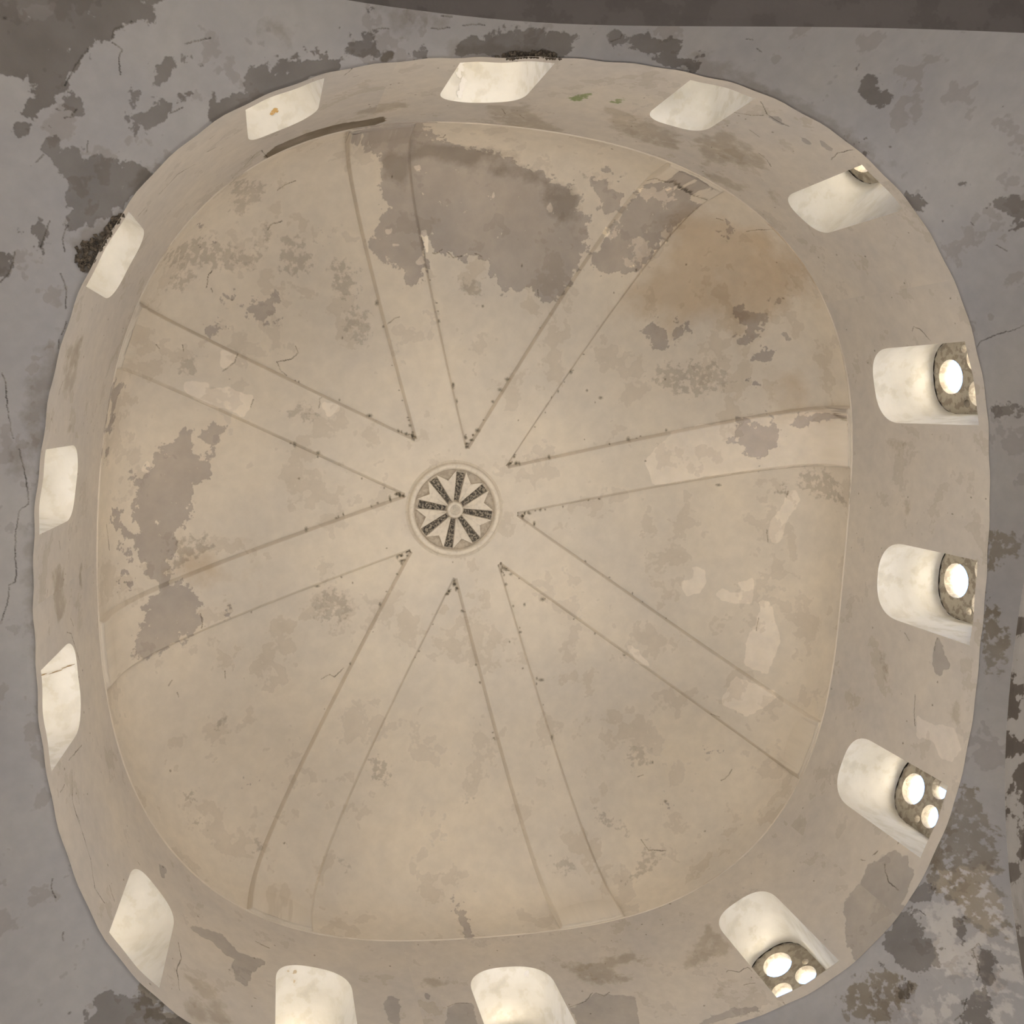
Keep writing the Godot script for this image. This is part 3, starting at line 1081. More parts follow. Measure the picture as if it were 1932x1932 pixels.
	# ---------------- the shell: dome, drum, pendentives, arches
	build_dome(m_dome, m_roof)
	var cornice := Shape.new()
	cornice.sheet(288, 8, func(i, j):
		var th: float = TAU * i / 288.0
		var a: float = PI * (j / 8.0)
		var r := series(SPRING, th) + 0.004 - 0.012 * sin(a)
		return Vector3(r * cos(th), EYE + HS - 0.006 + 0.010 * cos(a), r * sin(th)), func(p, _i, _j): return dome_uv(p), func(p): return Vector3(-p.x, -0.5, -p.z))
	tag(obj("trim_1", cornice, m_dome), "thin plaster moulding round the foot of the dome above the windows", "structure")
	var drum := base("wall_drum", "cream to grey plastered drum wall pierced by a ring of deep windows", "structure")
	for k in 5:
		var a: float = SEAMS[k]
		var b: float = SEAMS[k + 1]
		drum_stretch(a, b, func(deg, h): return Vector2((deg - a) / (b - a), (h - H1) / (HS - H1)), drum, m_drum[k])
	outer_face(drum, m_roof)
	build_pendentives(m_pend)
	build_arm(0, m_soffit, m_wall, m_wood, "wall_east", "arch with dark blotched soffit beside the pierced window screens")
	build_arm(1, m_wall, m_wall, m_wood, "wall_west", "plain plastered arch and hall wall beside the unpierced bright windows")
	build_arm(2, m_arch_shade, m_wall, m_wood, "wall_north", "arch with soffit coloured dark brown for its shade above the topmost window")
	build_arm(3, m_wall, m_wall, m_wood, "wall_south", "plain plastered arch and hall wall below the lowest windows")
	var floor_s := Shape.new()
	box(floor_s, Vector3(-6.2, -0.25, -6.6), Vector3(6.4, 0.0, 6.2))
	tag(obj("floor", floor_s, m_floor), "pale stone floor of the crossing under the dome", "structure")
	var ground := Shape.new()
	ground.flat([Vector3(-70, -0.3, -70), Vector3(70, -0.3, -70), Vector3(70, -0.3, 70), Vector3(-70, -0.3, 70)], Vector3.UP)
	tag(obj("ground", ground, m_floor), "sunlit stone ground outside the hall", "structure")
	var roof := Shape.new()
	for face in 2:
		roof.sheet(96, 2, func(i, j):
			var th: float = TAU * i / 96.0
			var c := Vector2(cos(th), sin(th))
			var far := 5.9 / maxf(absf(c.x), absf(c.y))
			var r := lerpf(rim_r(th) + 0.3, far, j / 2.0)
			return Vector3(r * c.x, EYE + H1 - (0.02 if face == 0 else 0.08), r * c.y), func(p, _i, _j): return Vector2(p.x, p.z), func(_p): return Vector3.UP if face == 0 else Vector3.DOWN)
	tag(obj("roof", roof, m_roof), "flat limewashed roof round the outside of the drum", "structure")

	# ---------------- windows, boss, broken edges
	for k in WINDOWS.size():
		build_window(k, m_reveal, m_screen, m_pane, m_joint)
	var m_ochre := plain_material("ochre_scar", Color(0.80, 0.66, 0.44))
	var m_tan := plain_material("tan_flake", Color(0.84, 0.77, 0.65))
	var m_pale := plain_material("pale_flake", Color(0.96, 0.94, 0.91))
	var m_line := plain_material("crack_tan", Color(0.66, 0.56, 0.42))  # tan colour of the thin crack strips
	vault_patch(10, get_node("window_11"), "paint_scar", -0.05, 0.11, 0.014, 0.022, m_ochre, 1)
	vault_patch(10, get_node("window_11"), "paint_scar", 0.06, 0.10, 0.010, 0.012, m_ochre, 2)
	for i in 5:
		vault_patch(7, get_node("window_8"), "crack", -0.36 + 0.03 * (i % 2), 0.05 + 0.075 * i, 0.04, 0.004, m_line, 10 + i)
	for i in 9:
		vault_patch(5, get_node("window_6"), "paint_flake", -0.62 + 0.09 * (i % 5) + 0.03 * (i / 5), 0.05 + 0.035 * ((i * 3) % 7), 0.016, 0.014, m_tan, 20 + i)
	for i in 7:
		vault_patch(4, get_node("window_5"), "paint_flake", 0.52 + 0.06 * (i % 4), 0.05 + 0.05 * i, 0.03, 0.016, m_pale, 40 + i)
	for i in 6:
		vault_patch(11, get_node("window_12"), "paint_flake", 0.40 - 0.05 * (i % 3), 0.05 + 0.04 * i, 0.03, 0.02, m_pale, 60 + i)
	build_boss(m_carved, m_field, m_dark)
	build_rubble("rubble_patch", "dark broken masonry where the rim fell away under the upper left window", PackedVector2Array([Vector2(-2.29, 1.50), Vector2(-2.33, 1.55), Vector2(-2.32, 1.62), Vector2(-2.26, 1.66), Vector2(-2.19, 1.72), Vector2(-2.13, 1.79), Vector2(-2.08, 1.80)]), 150, 0.016, 5, m_stone)
	build_rubble("rubble_strip", "rough brown broken plaster edge at the rim under the topmost window", PackedVector2Array([Vector2(-0.21, 2.695), Vector2(-0.13, 2.72), Vector2(-0.02, 2.735), Vector2(0.12, 2.74), Vector2(0.17, 2.71), Vector2(0.1, 2.69), Vector2(-0.1, 2.685)]), 110, 0.013, 6, m_stone)

const SKEW := {0: 6.0, 3: -5.0, 13: 5.0}     # windows cut a little askew
const SKY := 5.0
const SUN := 14.0
const EXPOSURE := 0.96
const ADDED_DAY := [2.0, 1.65, 2.0, 1.65]  # strength of the lights added in the unseen hall windows
const ADDED_DAY_TINT := [Color(1.0, 0.98, 0.975), Color(0.96, 0.97, 0.99), Color(1.0, 0.98, 0.975), Color(0.97, 0.97, 0.99)]
const DOME_TONE := Color(0.80, 0.754, 0.681)
const DRUM_TONE := Color(0.742, 0.706, 0.655)
const PEND_TONE := Color(0.53, 0.512, 0.496)
const TIPS := [Vector2(-0.327, 0.574), Vector2(0.107, 0.493), Vector2(0.446, 0.337), Vector2(0.530, -0.066), Vector2(0.375, -0.484), Vector2(-0.003, -0.593), Vector2(-0.374, -0.348), Vector2(-0.418, 0.112)]
const FEET := [Vector2(-0.882, 2.648), Vector2(-0.421, 2.727), Vector2(1.393, 2.573), Vector2(1.844, 2.396), Vector2(2.934, 0.835), Vector2(2.966, 0.344), Vector2(2.788, -1.679), Vector2(2.612, -2.151), Vector2(1.149, -3.129), Vector2(0.618, -3.163), Vector2(-1.233, -2.937), Vector2(-1.687, -2.707), Vector2(-2.541, -1.06), Vector2(-2.564, -0.575), Vector2(-2.386, 1.071), Vector2(-2.23, 1.503)]
const HOLES := [Vector3(23, 164, 5), Vector3(82, 91, 4), Vector3(113, 97, 5), Vector3(125, 91, 7), Vector3(228, 16, 8), Vector3(74, -151, 8), Vector3(70, -149, 5), Vector3(164, 37, 4), Vector3(-171, 162, 3), Vector3(147, 194, 5), Vector3(-110, 47, 7), Vector3(-128, 54, 8), Vector3(60, -85, 6), Vector3(76, -81, 9), Vector3(57, -139, 4), Vector3(170, -226, 5), Vector3(178, -257, 6), Vector3(-144, -256, 4)]
const WHERE := [
	"deep arched window with a pierced screen, the upper of the right-hand pair",
	"deep arched window with a pierced screen, the lower of the right-hand pair",
	"deep arched window whose screen shows four bright round lights at the mottled corner",
	"deep arched window whose screen shows three large round lights, lowest right",
	"broad round-headed window cut by the bottom edge, with a flaking right jamb",
	"round-headed window cut by the bottom edge, with ochre flakes on its vault",
	"kite-shaped sliver of window at the lower left corner of the drum",
	"window sliver with one thin crack across its vault, left side of the drum",
	"plain pale window sliver on the left, between the cracked one and the broken one",
	"window over the dark broken rim at the upper left of the drum",
	"window with a small ochre scar on its vault, left of the topmost window",
	"topmost window, over the rough brown broken edge of the rim",
	"window with warm vault and white right jamb, right of the topmost window",
	"window at the upper right whose screen only just shows past its vault",
]

func dome_patches() -> void:
	patch("dome", "peel", [-88,267,-49,275,-42,270,-37,252,-30,229,-28,214,-23,191,-29,184,-33,176,-37,178,-40,185,-45,194,-51,195,-60,195,-66,199,-66,208,-64,219,-55,228,-55,234,-59,240,-61,248,-62,257,-62,264,-70,264,-85,265])
	patch("dome", "peel", [74,255,89,250,97,246,93,237,105,234,104,212,102,202,93,180,84,170,70,171,60,180,46,175,36,177,30,189,25,201,16,203,-2,200,-8,206,-18,203,-23,215,-28,219,-31,233,-37,255,-42,271,-46,276,-37,277,-30,275,-7,273,23,271,42,265,60,261])
	patch("dome", "flake", [-88,265,-80,268,-78,269,-82,266,-86,266])
	patch("dome", "flake", [-38,261,-32,262,-31,259,-35,258])
	patch("dome", "flake", [-57,218,-51,219,-52,215,-55,214])
	patch("dome", "flake", [-51,208,-45,208,-45,207,-50,206])
	patch("dome", "flake", [-34,195,-26,202,-25,195,-30,193])
	patch("dome", "flake", [-29,219,-24,220,-22,212,-22,204,-24,203,-27,212])
	patch("dome", "flake", [69,239,72,243,75,237,72,235,70,238])
	patch("dome", "flake", [24,242,27,250,27,245,25,242])
	patch("dome", "damp", [-42,270,-17,272,24,270,53,263,72,256,66,256,41,259,20,262,-1,264,-20,265,-38,265])
	patch("dome", "damp", [-62,264,-44,268,-40,255,-48,246,-59,254])
	patch("dome", "damp", [76,254,96,247,92,237,104,233,100,225,72,237,67,250])
	patch("dome", "peel", [98,256,111,257,118,250,127,247,126,237,117,237,108,242,112,246])
	patch("dome", "peel", [104,263,111,263,112,260,106,261])
	patch("dome", "peel", [117,259,119,260,120,258])
	patch("dome", "peel", [148,254,154,254,164,251,173,246,175,243,162,248,152,251])
	patch("dome", "peel", [160,151,168,155,177,150,173,146,181,141,177,131,170,130,166,138,162,144])
	patch("dome", "peel", [182,142,185,151,196,155,198,149,191,146,189,135])
	patch("dome", "peel", [230,167,236,166,243,161,249,161,253,155,250,149,252,141,246,137,239,136,231,144,240,143,246,143,242,150,233,156])
	patch("dome", "peel", [248,129,252,127,258,131,261,135,263,129,261,123,255,121,250,124])
	patch("dome", "peel", [248,102,252,106,255,102,253,97,249,99])
	patch("dome", "peel", [264,146,266,147,270,139,268,138])
	patch("dome", "peel", [206,226,208,226,212,224,211,222,207,223])
	patch("dome", "peel", [202,225,206,223,215,217,212,217,206,221])
	patch("dome", "peel", [254,171,256,173,259,163,257,164])
	patch("dome", "speck", [88,262,104,262,105,259,90,259])
	patch("dome", "speck", [177,120,226,120,237,101,214,92,186,95,166,108])
	patch("dome", "speck", [166,261,182,253,203,248,204,242,189,244,174,250])
	patch("dome", "ochre", [173,234,190,233,210,226,230,207,241,192,260,172,260,157,247,151,222,153,195,157,169,154,143,162,152,184,165,204])
	patch("dome", "ochre", [224,215,242,206,252,190,262,178,261,169,249,177,235,197])
	patch("dome", "ochre", [268,102,284,102,290,88,277,80,260,83])
	patch("dome", "peel", [241,73,247,74,251,68,260,67,265,70,270,70,272,62,269,53,266,47,262,40,252,42,242,53,240,63])
	patch("dome", "peel", [279,70,283,77,289,78,294,78,293,72,289,73,286,64,282,65])
	patch("dome", "peel", [252,35,257,35,257,31,253,31])
	patch("dome", "peel", [258,76,268,76,264,74])
	patch("dome", "peel", [235,60,240,61,241,53,236,54])
	patch("dome", "peel", [248,104,251,106,255,100,251,97])
	patch("dome", "lime", [172,48,188,63,218,69,296,78,298,36,274,31,171,16,164,37])
	patch("dome", "lime", [268,-16,275,-2,283,14,287,5,279,-15,275,-32,269,-34,267,-24])
	patch("dome", "lime", [207,-53,218,-58,221,-69,214,-78,202,-81,198,-69,208,-67])
	patch("dome", "lime", [244,-70,257,-65,256,-88,245,-89,235,-86,227,-81,232,-74,240,-78,250,-76])
	patch("dome", "lime", [261,-83,269,-85,273,-100,275,-118,271,-134,266,-147,250,-142,253,-116,259,-108,262,-91])
	patch("dome", "lime", [241,-150,271,-161,260,-175,248,-185,229,-174])
	patch("dome", "lime", [147,-121,160,-128,172,-142,160,-141])
	patch("dome", "speck", [285,29,298,33,301,4,294,9,285,17])
	patch("dome", "speck", [272,16,280,17,279,8,274,7])
	patch("dome", "peel", [-230,46,-220,54,-215,60,-210,59,-208,65,-203,71,-202,61,-204,52,-203,44,-190,44,-192,31,-204,27,-205,21,-205,11,-207,1,-210,-1,-213,-7,-219,-11,-219,-20,-216,-26,-222,-31,-223,-38,-219,-44,-231,-46,-235,-44,-238,-35,-239,-27,-244,-23,-243,-9,-242,4,-243,10,-240,26,-243,35,-239,40,-238,33,-234,32,-231,38])
	patch("dome", "peel", [-195,66,-189,69,-182,69,-183,58,-190,50,-195,53])
	patch("dome", "peel", [-254,13,-251,13,-249,5,-253,0])
	patch("dome", "peel", [-252,-2,-247,-1,-246,-10,-250,-13])
	patch("dome", "peel", [-252,-16,-247,-22,-247,-30,-251,-25])
	patch("dome", "peel", [-251,-35,-247,-34,-247,-44,-253,-46])
	patch("dome", "peel", [-235,-55,-221,-48,-212,-50,-201,-62,-204,-69,-201,-78,-202,-86,-218,-93,-224,-97,-239,-101,-246,-93,-244,-82,-238,-75,-239,-64])
	patch("dome", "peel", [-186,-84,-185,-75,-182,-70,-181,-78,-183,-83])
	patch("dome", "peel", [-190,73,-186,74,-186,71,-189,71])
	patch("dome", "peel", [-245,96,-241,101,-245,89,-247,78,-251,66,-249,67])
	patch("dome", "peel", [-252,55,-251,54,-254,46,-252,49])
	patch("dome", "lime", [-180,127,-168,123,-171,116,-178,110,-182,113])
	patch("dome", "lime", [-206,101,-188,101,-191,97,-174,98,-158,91,-162,81,-165,75,-177,81,-193,84,-205,93])
	patch("dome", "lime", [-238,38,-233,46,-231,40,-234,33])
	patch("dome", "lime", [-108,88,-90,84,-95,78,-103,75])
	patch("dome", "ochre", [-207,-35,-195,-28,-187,-31,-181,-42,-183,-62,-194,-56,-201,-49,-211,-43])
	patch("dome", "speck", [-114,-65,-98,-63,-84,-78,-93,-91,-107,-92,-118,-81])
	patch("dome", "speck", [-215,-13,-193,-18,-187,-26,-205,-31,-216,-41,-223,-36])
	patch("dome", "speck", [-137,83,-116,84,-106,70,-128,74])
	patch("dome", "speck", [-208,121,-196,118,-196,107,-205,104,-209,111])
	patch("dome", "peel", [-177,165,-174,169,-172,163,-169,162,-176,161])
	patch("dome", "peel", [-168,161,-162,160,-160,156,-164,157])
	patch("dome", "peel", [-160,155,-153,161,-145,164,-138,168,-136,166,-139,160,-144,156,-138,154,-139,149,-145,147,-150,151,-156,149])
	patch("dome", "peel", [-191,142,-182,146,-179,144,-179,134,-185,137,-188,139])
	patch("dome", "peel", [-189,205,-188,208,-187,205,-190,203])
	patch("dome", "peel", [-107,212,-101,213,-102,207,-107,207])
	patch("dome", "peel", [-187,200,-182,202,-182,198,-185,198])
	patch("dome", "speck", [-213,185,-187,201,-179,199,-162,200,-171,190,-152,199,-148,212,-143,223,-143,208,-149,191,-161,184,-176,182,-189,182,-206,179])
	patch("dome", "speck", [-164,232,-144,239,-143,234,-154,224,-164,216,-167,222])
	patch("dome", "speck", [-210,172,-198,181,-193,174,-199,167,-212,164])
	patch("dome", "speck", [-135,209,-121,209,-109,191,-122,181,-134,183])
	patch("dome", "speck", [-97,197,-81,193,-78,168,-92,167,-97,174])
	patch("dome", "speck", [-87,162,-68,158,-67,136,-82,134,-87,144])
	patch("dome", "speck", [2,182,22,184,20,168,5,172])
	patch("dome", "speck", [154,-284,157,-293,169,-292,159,-300,141,-307,125,-311,144,-301,152,-292])
	patch("dome", "speck", [105,-261,122,-263,132,-271,153,-283,142,-281,121,-273])
	patch("dome", "speck", [149,-208,169,-217,165,-231,148,-227])
	patch("dome", "speck", [0,-243,14,-242,14,-247,-1,-247])
	patch("dome", "speck", [-73,-202,-60,-206,-55,-223,-71,-226])
	patch("dome", "speck", [69,-292,95,-295,92,-304,73,-299])
	patch("dome", "peel", [177,-254,181,-256,179,-261,175,-259])
	patch("dome", "peel", [-14,-312,-8,-313,-5,-321,-11,-320])
	patch("dome", "peel", [-20,-309,-9,-310,-12,-311])
	patch("dome", "peel", [216,-211,220,-211,219,-217,217,-216])
	patch("dome", "peel", [222,-211,226,-208,225,-213])
	patch("dome", "peel", [-173,-207,-166,-207,-169,-213,-171,-216])
	patch("dome", "peel", [-145,-255,-143,-255,-143,-258,-145,-257])
	patch("dome", "speck", [-194,-155,-187,-154,-186,-166,-193,-168])
	patch("dome", "speck", [-167,-249,-161,-255,-164,-261,-169,-256])
	patch("dome", "speck", [-221,-200,-209,-206,-204,-214,-213,-211])
	patch("dome", "speck", [-214,-219,-204,-226,-197,-235,-208,-227])
	patch("dome", "speck", [-106,-274,-94,-279,-93,-284,-102,-282])
	patch("dome", "speck", [-75,-206,-61,-208,-59,-224,-73,-222])
	patch("dome", "peel", [139,254,153,250,181,239,179,234,174,230,166,215,157,204,147,193,130,193,125,190,107,197,118,215,126,230,132,243])
	patch("dome", "flake2", [137,251,144,251,156,248,163,242,158,241,147,245,141,243])
	patch("dome", "flake2", [144,220,152,219,157,212,154,202,145,207,138,214])
	patch("dome", "flake2", [156,226,160,225,160,222,157,222])
	patch("dome", "flake2", [121,226,128,228,127,220,120,219])
	patch("dome", "flake2", [161,212,167,219,169,223,164,224,158,215])
	patch("dome", "flake2", [136,207,144,203,153,197,140,194])
func pend_patches() -> void:
	patch("pend", "bare", [-252,261,-226,266,-200,271,-196,269,-186,274,-187,267,-199,260,-206,257,-208,253,-218,248,-225,240,-232,226,-240,222,-247,209,-251,206,-249,215,-244,223,-241,231,-245,233,-248,233,-252,232,-257,229])
	patch("pend", "lime", [-243,256,-236,258,-227,262,-232,256,-238,255,-243,252])
	patch("pend", "bare", [-231,226,-225,232,-220,231,-226,224,-231,219,-232,220])
	patch("pend", "bare", [-195,239,-191,245,-181,252,-170,255,-177,249,-187,243,-195,235])
	patch("pend", "bare", [-207,229,-200,235,-201,230,-207,227])
	patch("pend", "bare", [-204,224,-197,227,-191,231,-183,235,-175,235,-186,228,-197,220,-203,218])
	patch("pend", "bare", [-167,231,-162,239,-147,244,-150,249,-136,255,-123,259,-102,262,-102,257,-128,245,-151,232,-169,224])
	patch("pend", "bare", [-240,209,-235,212,-236,207,-233,203,-228,208,-223,210,-226,203,-230,198,-235,196,-238,199,-241,202,-245,199])
	patch("pend", "bare", [-225,203,-219,206,-209,202,-199,202,-194,202,-205,190,-212,181,-222,177,-229,171,-234,172,-235,180,-233,187,-234,194])
	patch("pend", "bare", [-251,166,-242,175,-244,167,-247,160,-250,162])
	patch("pend", "bare", [-265,155,-257,157,-260,147,-266,141])
	patch("pend", "bare", [-243,210,-241,212,-242,208])
	patch("pend", "bare", [-217,240,-214,241,-215,239])
	patch("pend", "stain_shade", [-222,177,-211,181,-219,169,-226,164,-235,158,-236,162,-229,170])
	patch("pend", "stain_shade", [-201,202,-188,208,-193,202,-203,190,-207,188])
	patch("pend", "stain_shade", [-140,266,-128,273,-126,264,-135,263])
	patch("pend", "stain_shade", [-249,117,-240,117,-242,110,-245,97,-250,81,-251,70,-253,62,-255,47,-258,22,-261,22,-257,46,-257,62,-261,79,-256,95,-252,106])
	patch("pend", "stain_shade", [-268,63,-262,64,-261,52,-265,49])
	patch("pend", "stain_shade", [-263,22,-258,22,-261,-1,-263,-23,-263,-49,-266,-49,-265,-23,-264,0])
	patch("pend", "bare", [-72,264,-58,270,-57,266])
	patch("pend", "bare", [-39,274,-25,278,-3,279,19,279,21,275,15,271,-9,270,-29,269,-44,268])
	patch("pend", "bare", [28,280,45,280,60,280,80,278,85,271,76,272,69,275,52,277])
	patch("pend", "bare", [-97,269,-85,271,-81,266,-93,262,-102,262])
	patch("pend", "bare", [-90,279,-82,281,-85,278])
	patch("pend", "stain_shade", [-93,278,-50,281,-46,278,-76,276])
	patch("pend", "stain_shade", [-45,274,-10,275,19,274,-9,270,-44,267])
	patch("pend", "bare", [168,273,173,273,177,271,174,270])
	patch("pend", "bare", [184,267,191,267,200,262,210,258,204,256,190,258,192,261])
	patch("pend", "bare", [277,206,285,207,292,203,294,188,288,192,283,197])
	patch("pend", "bare", [192,240,209,235,207,234,199,235])
	patch("pend", "bare", [232,210,242,209,244,200,237,201])
	patch("pend", "bare", [146,285,151,286,152,284,151,283])
	patch("pend", "bare", [260,223,263,222,264,216])
	patch("pend", "bare", [86,275,92,275,99,271,88,271])
	patch("pend", "stain_shade", [84,277,118,271,153,260,188,247,224,223,201,234,159,253,121,264,89,269])
	patch("pend", "bare", [240,-268,250,-255,259,-244,265,-230,272,-231,277,-237,270,-241,261,-244,261,-252,264,-255,266,-260,265,-264,272,-266,274,-270,270,-280,264,-287,262,-284,256,-284,250,-282,248,-277,242,-272])
	patch("pend", "bare", [280,-251,285,-251,289,-253,291,-257,289,-262,285,-261,283,-257])
	patch("pend", "bare", [291,-266,294,-263,297,-265,299,-270,297,-284,292,-285,292,-280,291,-270])
	patch("pend", "bare", [281,-303,288,-291,295,-286,291,-310,272,-311])
	patch("pend", "bare", [230,-279,242,-282,235,-284])
	patch("pend", "bare", [238,-300,249,-291,259,-292,247,-298])
	patch("pend", "mottle", [279,-204,307,-198,306,-243,305,-259,301,-256,295,-255,289,-251,286,-244,281,-237,277,-237,271,-230,272,-217])
	patch("pend", "mottle", [212,-292,237,-284,253,-289,257,-293,234,-309,205,-311])
	patch("pend", "mottle", [276,-206,286,-185,294,-166,300,-163,307,-189,306,-220,275,-225,272,-214])
	patch("pend", "stain_shade", [268,-221,272,-213,279,-206,282,-216,278,-220,271,-223])
	patch("pend", "mottle", [304,5,309,6,309,-8,304,-27,309,-57,309,-85,305,-90,304,-82,303,-60,304,-17])
	patch("pend", "mottle", [-216,-221,-207,-235,-179,-265,-148,-279,-195,-269,-224,-239])
	patch("pend", "bare", [-242,-233,-236,-229,-232,-231,-227,-235,-217,-236,-212,-241,-207,-246,-196,-258,-198,-261,-242,-248])
	patch("pend", "bare", [298,83,302,84,306,83,307,80,301,78])
	patch("pend", "bare", [-161,-280,-95,-288,-33,-308,33,-315,102,-319,62,-330,-96,-311])
	patch("pend", "dark", [-229,150,-232,156,-231,161,-227,164,-220,170,-215,177,-210,180,-208,178,-213,174,-217,168,-220,161,-224,153])
	patch("pend", "dark", [-21,270,-13,272,-1,273,12,274,16,271,11,270,-1,271])
	patch("pend", "dark", [-82,263,-77,267,-75,266,-74,264])
	patch("pend", "pale", [270,-239,282,-236,283,-249,290,-262,292,-277,278,-294,254,-302,234,-310,255,-312,280,-299,286,-287,271,-280,271,-263])
	patch("pend", "pale", [301,-250,307,-237,306,-275,303,-306,292,-309,299,-272])
	patch("pend", "pale", [278,-223,306,-215,305,-249,295,-255,282,-240])
func drum_patches() -> void:
	patch("drum", "grey", [3154,557,3171,560,3192,553,3206,546,3208,534,3199,531,3200,524,3188,522,3150,517,3121,518,3095,516,3088,529,3125,559])
	patch("drum", "grey", [3089,524,3094,517,3084,518])
	patch("drum", "stain_shade", [2967,608,2986,620,2989,617,2981,607,2990,604,2985,593,2992,590,2979,582,2964,586,2950,581,2930,583,2936,595,2949,598])
	patch("drum", "stain_shade", [2948,555,2971,554,2956,554,2940,545])
	patch("drum", "stain_shade", [2974,547,2985,544,2980,540,2972,543])
	patch("drum", "grey", [2917,528,2943,529,2968,526,2971,522,2950,521,2923,523,2896,524])
	patch("drum", "stain_shade", [2791,613,2822,610,2859,614,2888,618,2881,606,2853,603,2843,592,2868,585,2826,582,2803,589])
	patch("drum", "stain_shade", [2605,609,2620,609,2637,601,2619,598,2603,602])
	patch("drum", "grey", [2770,557,2809,572,2839,567,2854,563,2838,531,2768,537])
	patch("drum", "grey", [2624,573,2637,576,2655,574,2653,548,2615,551])
	patch("drum", "grey", [2601,593,2608,589,2601,580])
	patch("drum", "grey", [2548,579,2559,590,2570,586,2562,555,2553,560])
	patch("drum", "grey", [2368,606,2381,608,2411,610,2401,600,2391,587,2387,575,2371,575])
	patch("drum", "grey", [2304,600,2317,609,2349,619,2368,609,2380,602,2361,596,2338,602])
	patch("drum", "grey", [2241,634,2258,639,2253,621])
	patch("drum", "stain_shade", [2314,552,2332,560,2360,557,2357,546,2339,545])
	patch("drum", "stain_shade", [2314,532,2357,545,2375,533,2335,518])
	patch("drum", "dark", [1205,653,1187,641,1157,640,1099,640,1063,643,1041,640,1033,654,1051,665,1089,663,1140,674,1191,678])
	patch("drum", "stain_shade", [1080,617,1051,604,1025,601,1013,620,1043,628,1073,629])
	patch("drum", "stain_shade", [908,617,872,613,841,625,806,644,770,662,842,672,875,659])
	patch("drum", "stain_shade", [764,592,647,610,622,639,678,644,720,636])
	patch("drum", "stain_shade", [868,596,834,624,854,619])
	patch("drum", "stain_shade", [627,611,606,577,575,584,544,591,527,599,555,616,581,641])
	patch("drum", "stain_shade", [588,652,566,651,517,637,514,655,551,661])
	patch("drum", "stain_shade", [499,622,485,623,469,631,478,634])
	patch("drum", "lime", [3874,724,3841,684,3818,724])
	patch("drum", "grey", [595,538,588,532,571,536,575,540])
	patch("drum", "grey", [545,540,534,540,528,541,537,545])
	patch("drum", "grey", [532,531,514,529,511,534,523,536])
	patch("drum", "grey", [3456,556,3460,553,3452,548,3440,546,3434,540,3423,543,3424,546,3413,547,3416,554,3426,557,3442,557])
	patch("drum", "stain_shade", [3419,611,3408,602,3385,598,3388,606])
	patch("drum", "stain_shade", [3392,534,3394,529,3371,527,3366,535])
	patch("drum", "stain_shade", [3706,618,3710,597,3703,598,3694,609,3699,618])
	patch("drum", "stain_shade", [3624,599,3622,594,3607,596])
	patch("drum", "stain_shade", [3720,557,3720,553,3709,555])
	patch("drum", "lime", [3356,565,3355,549,3364,529,3344,521,3326,525,3322,535,3337,546,3331,561])
	patch("drum", "stain_shade", [1549,526,1532,555,1573,562,1600,558,1600,543])
	patch("drum", "stain_shade", [1634,564,1634,571,1644,577,1645,569])
	patch("drum", "stain_shade", [1809,553,1809,572,1868,581,1885,560])
	patch("drum", "stain_shade", [1827,614,1827,623,1859,619,1854,615])
	patch("drum", "moss", [816,586,806,578,789,571,792,584,799,592])
	patch("drum", "moss", [761,584,750,570,747,584])
func dome_cracks() -> void:
	crack("dome", [-188,169,-187,173,-186,178,-183,181])
	crack("dome", [-144,212,-141,216,-133,219])
	crack("dome", [-136,237,-130,241,-123,244])
	crack("dome", [-185,169,-184,166])
	crack("dome", [139,255,153,251,163,247,182,239])
	crack("dome", [198,230,203,228])
	crack("dome", [219,219,228,218])
	crack("dome", [281,144,288,139])
	crack("dome", [-222,127,-220,124])
	crack("dome", [-206,128,-205,123])
	crack("dome", [-126,130,-124,125,-129,120,-140,118,-138,112,-133,107])
	crack("dome", [-202,-74,-201,-81,-202,-86])
	crack("dome", [-256,3,-256,-16])
	crack("dome", [-158,89,-161,83])
	crack("dome", [-109,82,-108,89,-106,90])
	crack("dome", [-179,110,-171,117,-168,123])
	crack("dome", [-54,148,-48,153,-44,154])
	crack("dome", [-22,275,-19,275,-18,276])
	crack("dome", [21,278,29,278])
	crack("dome", [-19,203,-15,203,-11,206])
	crack("dome", [-7,204,-2,200,5,202])
	crack("dome", [15,204,21,202])
	crack("dome", [68,178,69,171])
	crack("dome", [-28,214,-25,200])
	crack("dome", [266,-22,267,-33])
	crack("dome", [280,12,279,6])
	crack("dome", [259,-111,261,-99])
	crack("dome", [293,78,294,72])
	crack("dome", [-186,-122,-186,-129])
	crack("dome", [-226,-126,-223,-122])
	crack("dome", [-112,-137,-105,-134,-101,-136,-94,-129])
	crack("dome", [-220,-132,-219,-136])
	crack("dome", [221,-184,228,-187])
	crack("dome", [224,-239,230,-235,234,-229])
	crack("dome", [152,-285,156,-292,170,-291])
	crack("dome", [156,-238,162,-236])
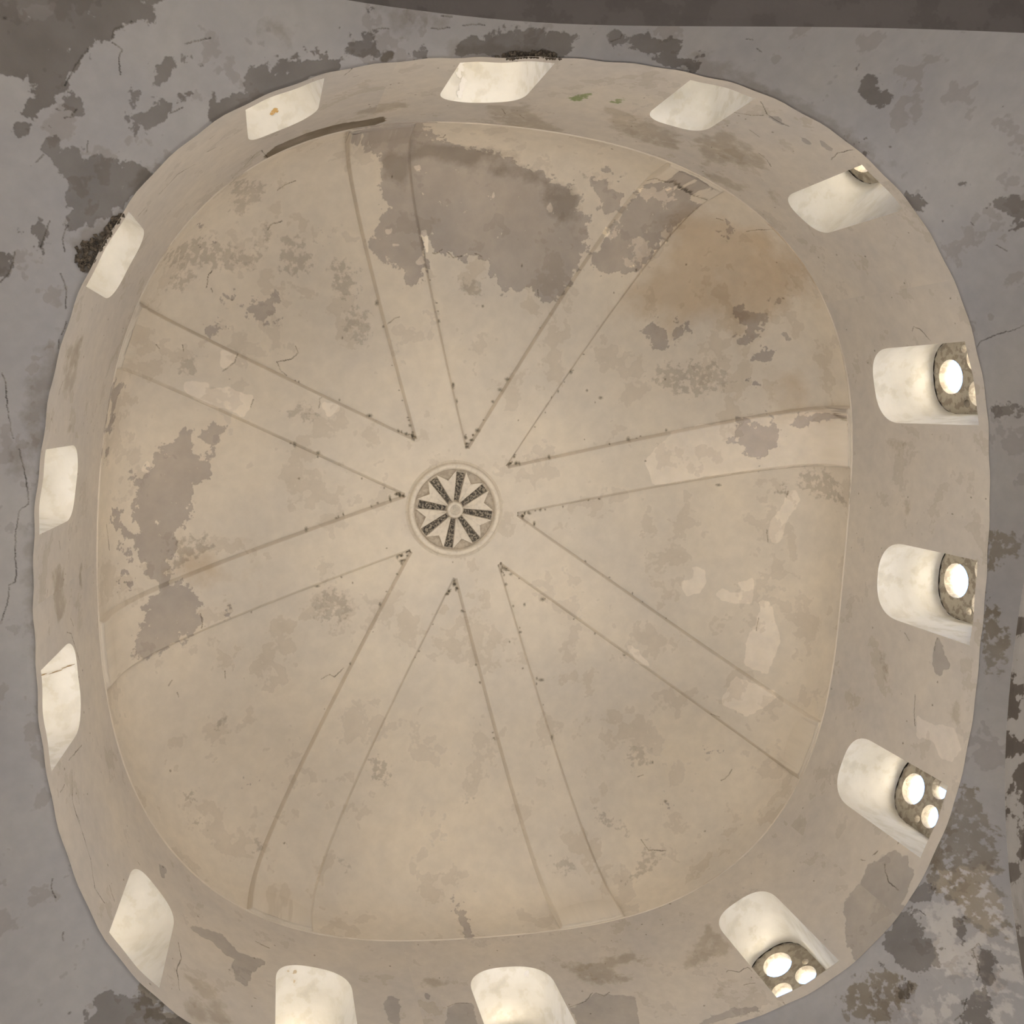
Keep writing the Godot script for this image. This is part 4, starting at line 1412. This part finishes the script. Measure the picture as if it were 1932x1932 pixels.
func pend_cracks() -> void:
	crack("pend", [-198,261,-206,257,-208,253])
	crack("pend", [-208,252,-204,250,-206,246,-206,240])
	crack("pend", [-218,248,-225,240,-230,232])
	crack("pend", [-186,228,-184,229,-179,232])
	crack("pend", [-176,257,-170,259,-164,261])
	crack("pend", [-245,198,-242,201,-241,202])
	crack("pend", [-232,219,-229,220,-226,224])
	crack("pend", [-223,211,-224,206])
	crack("pend", [-235,172,-238,165,-237,159])
	crack("pend", [-242,173,-247,160])
	crack("pend", [-257,157,-260,147,-264,142])
	crack("pend", [-240,149,-238,141,-239,132])
	crack("pend", [-267,100,-266,97,-266,90,-266,79,-265,68])
	crack("pend", [-263,63,-262,56,-261,49,-261,35,-265,32,-267,22])
	crack("pend", [-239,126,-240,122,-242,119])
	crack("pend", [-243,117,-243,112])
	crack("pend", [-267,22,-268,9,-268,0,-269,-4,-271,-5,-272,-13,-275,-23])
	crack("pend", [-78,275,-85,274])
	crack("pend", [-56,277,-51,277,-46,278])
	crack("pend", [-40,279,-28,280])
	crack("pend", [-52,281,-46,281])
	crack("pend", [40,278,45,279,45,280])
	crack("pend", [41,284,48,284])
	crack("pend", [111,279,115,279])
	crack("pend", [120,277,124,276])
	crack("pend", [288,121,289,124,294,128,298,130,301,133])
	crack("pend", [-259,-162,-260,-166,-258,-173])
	crack("pend", [-255,-191,-255,-196])
	crack("pend", [260,-251,265,-249,266,-248,269,-251])
	crack("pend", [290,-267,294,-262,295,-264])
	crack("pend", [273,-307,280,-303,284,-295])
	crack("pend", [291,-267,292,-278,290,-284])
	crack("pend", [271,194,273,192])
	crack("pend", [284,180,289,176])
func drum_cracks() -> void:
	crack("drum", [1350,553,1336,554,1319,554,1295,563])
	crack("drum", [1383,547,1370,551])
	crack("drum", [1271,538,1263,538])
	crack("drum", [1278,557,1265,562])
	crack("drum", [1234,648,1217,633,1207,632,1196,671])
	crack("drum", [1261,573,1257,574])
	crack("drum", [920,594,902,599])
	crack("drum", [1031,602,1020,601])
	crack("drum", [854,634,845,641])
	crack("drum", [884,623,874,635])
	crack("drum", [1111,526,1102,514,1091,507])
	crack("drum", [1100,533,1092,532])
	crack("drum", [617,525,597,536,575,537,566,536])
	crack("drum", [626,551,607,546,599,539])
	crack("drum", [591,564,574,566])
	crack("drum", [554,587,539,589,527,594])
	crack("drum", [500,542,505,531,500,518])
	crack("drum", [3442,556,3450,556,3459,554])
	crack("drum", [3451,587,3442,581])
	crack("drum", [3379,570,3360,568,3344,564])
	crack("drum", [3855,573,3860,570,3857,565,3847,560,3840,557])
	crack("drum", [3185,548,3179,544,3172,536,3172,526])
	crack("drum", [3187,560,3193,559])
	crack("drum", [3172,568,3175,564])
	crack("drum", [2092,547,2103,549])
	crack("drum", [2183,554,2199,550])
	crack("drum", [2053,540,2054,530])
	crack("drum", [2051,558,2078,548,2114,547,2143,546,2165,534,2187,537])
	crack("drum", [2295,577,2303,565,2300,551,2309,536])
	crack("drum", [2210,608,2215,608])
	crack("drum", [2401,628,2414,627])
	crack("drum", [2043,586,2038,556])
	crack("drum", [1779,566,1792,570])
	crack("drum", [1830,543,1838,542])
	crack("drum", [1887,590,1900,597])
	crack("drum", [1900,581,1908,591,1937,601,1960,610])
	crack("drum", [1826,620,1855,616])
	crack("drum", [1585,536,1596,534,1602,535])
	crack("drum", [1634,601,1639,601])
	crack("drum", [2810,573,2818,568,2827,572])
	crack("drum", [2624,573,2637,576,2655,575])
	crack("drum", [2770,559,2794,565,2807,574])
	crack("drum", [2395,629,2414,627])
	crack("drum", [2973,547,2980,546,2985,544])
	crack("drum", [2966,565,2969,566,2978,560,2989,561,2991,555])
	crack("drum", [3185,561,3192,559])
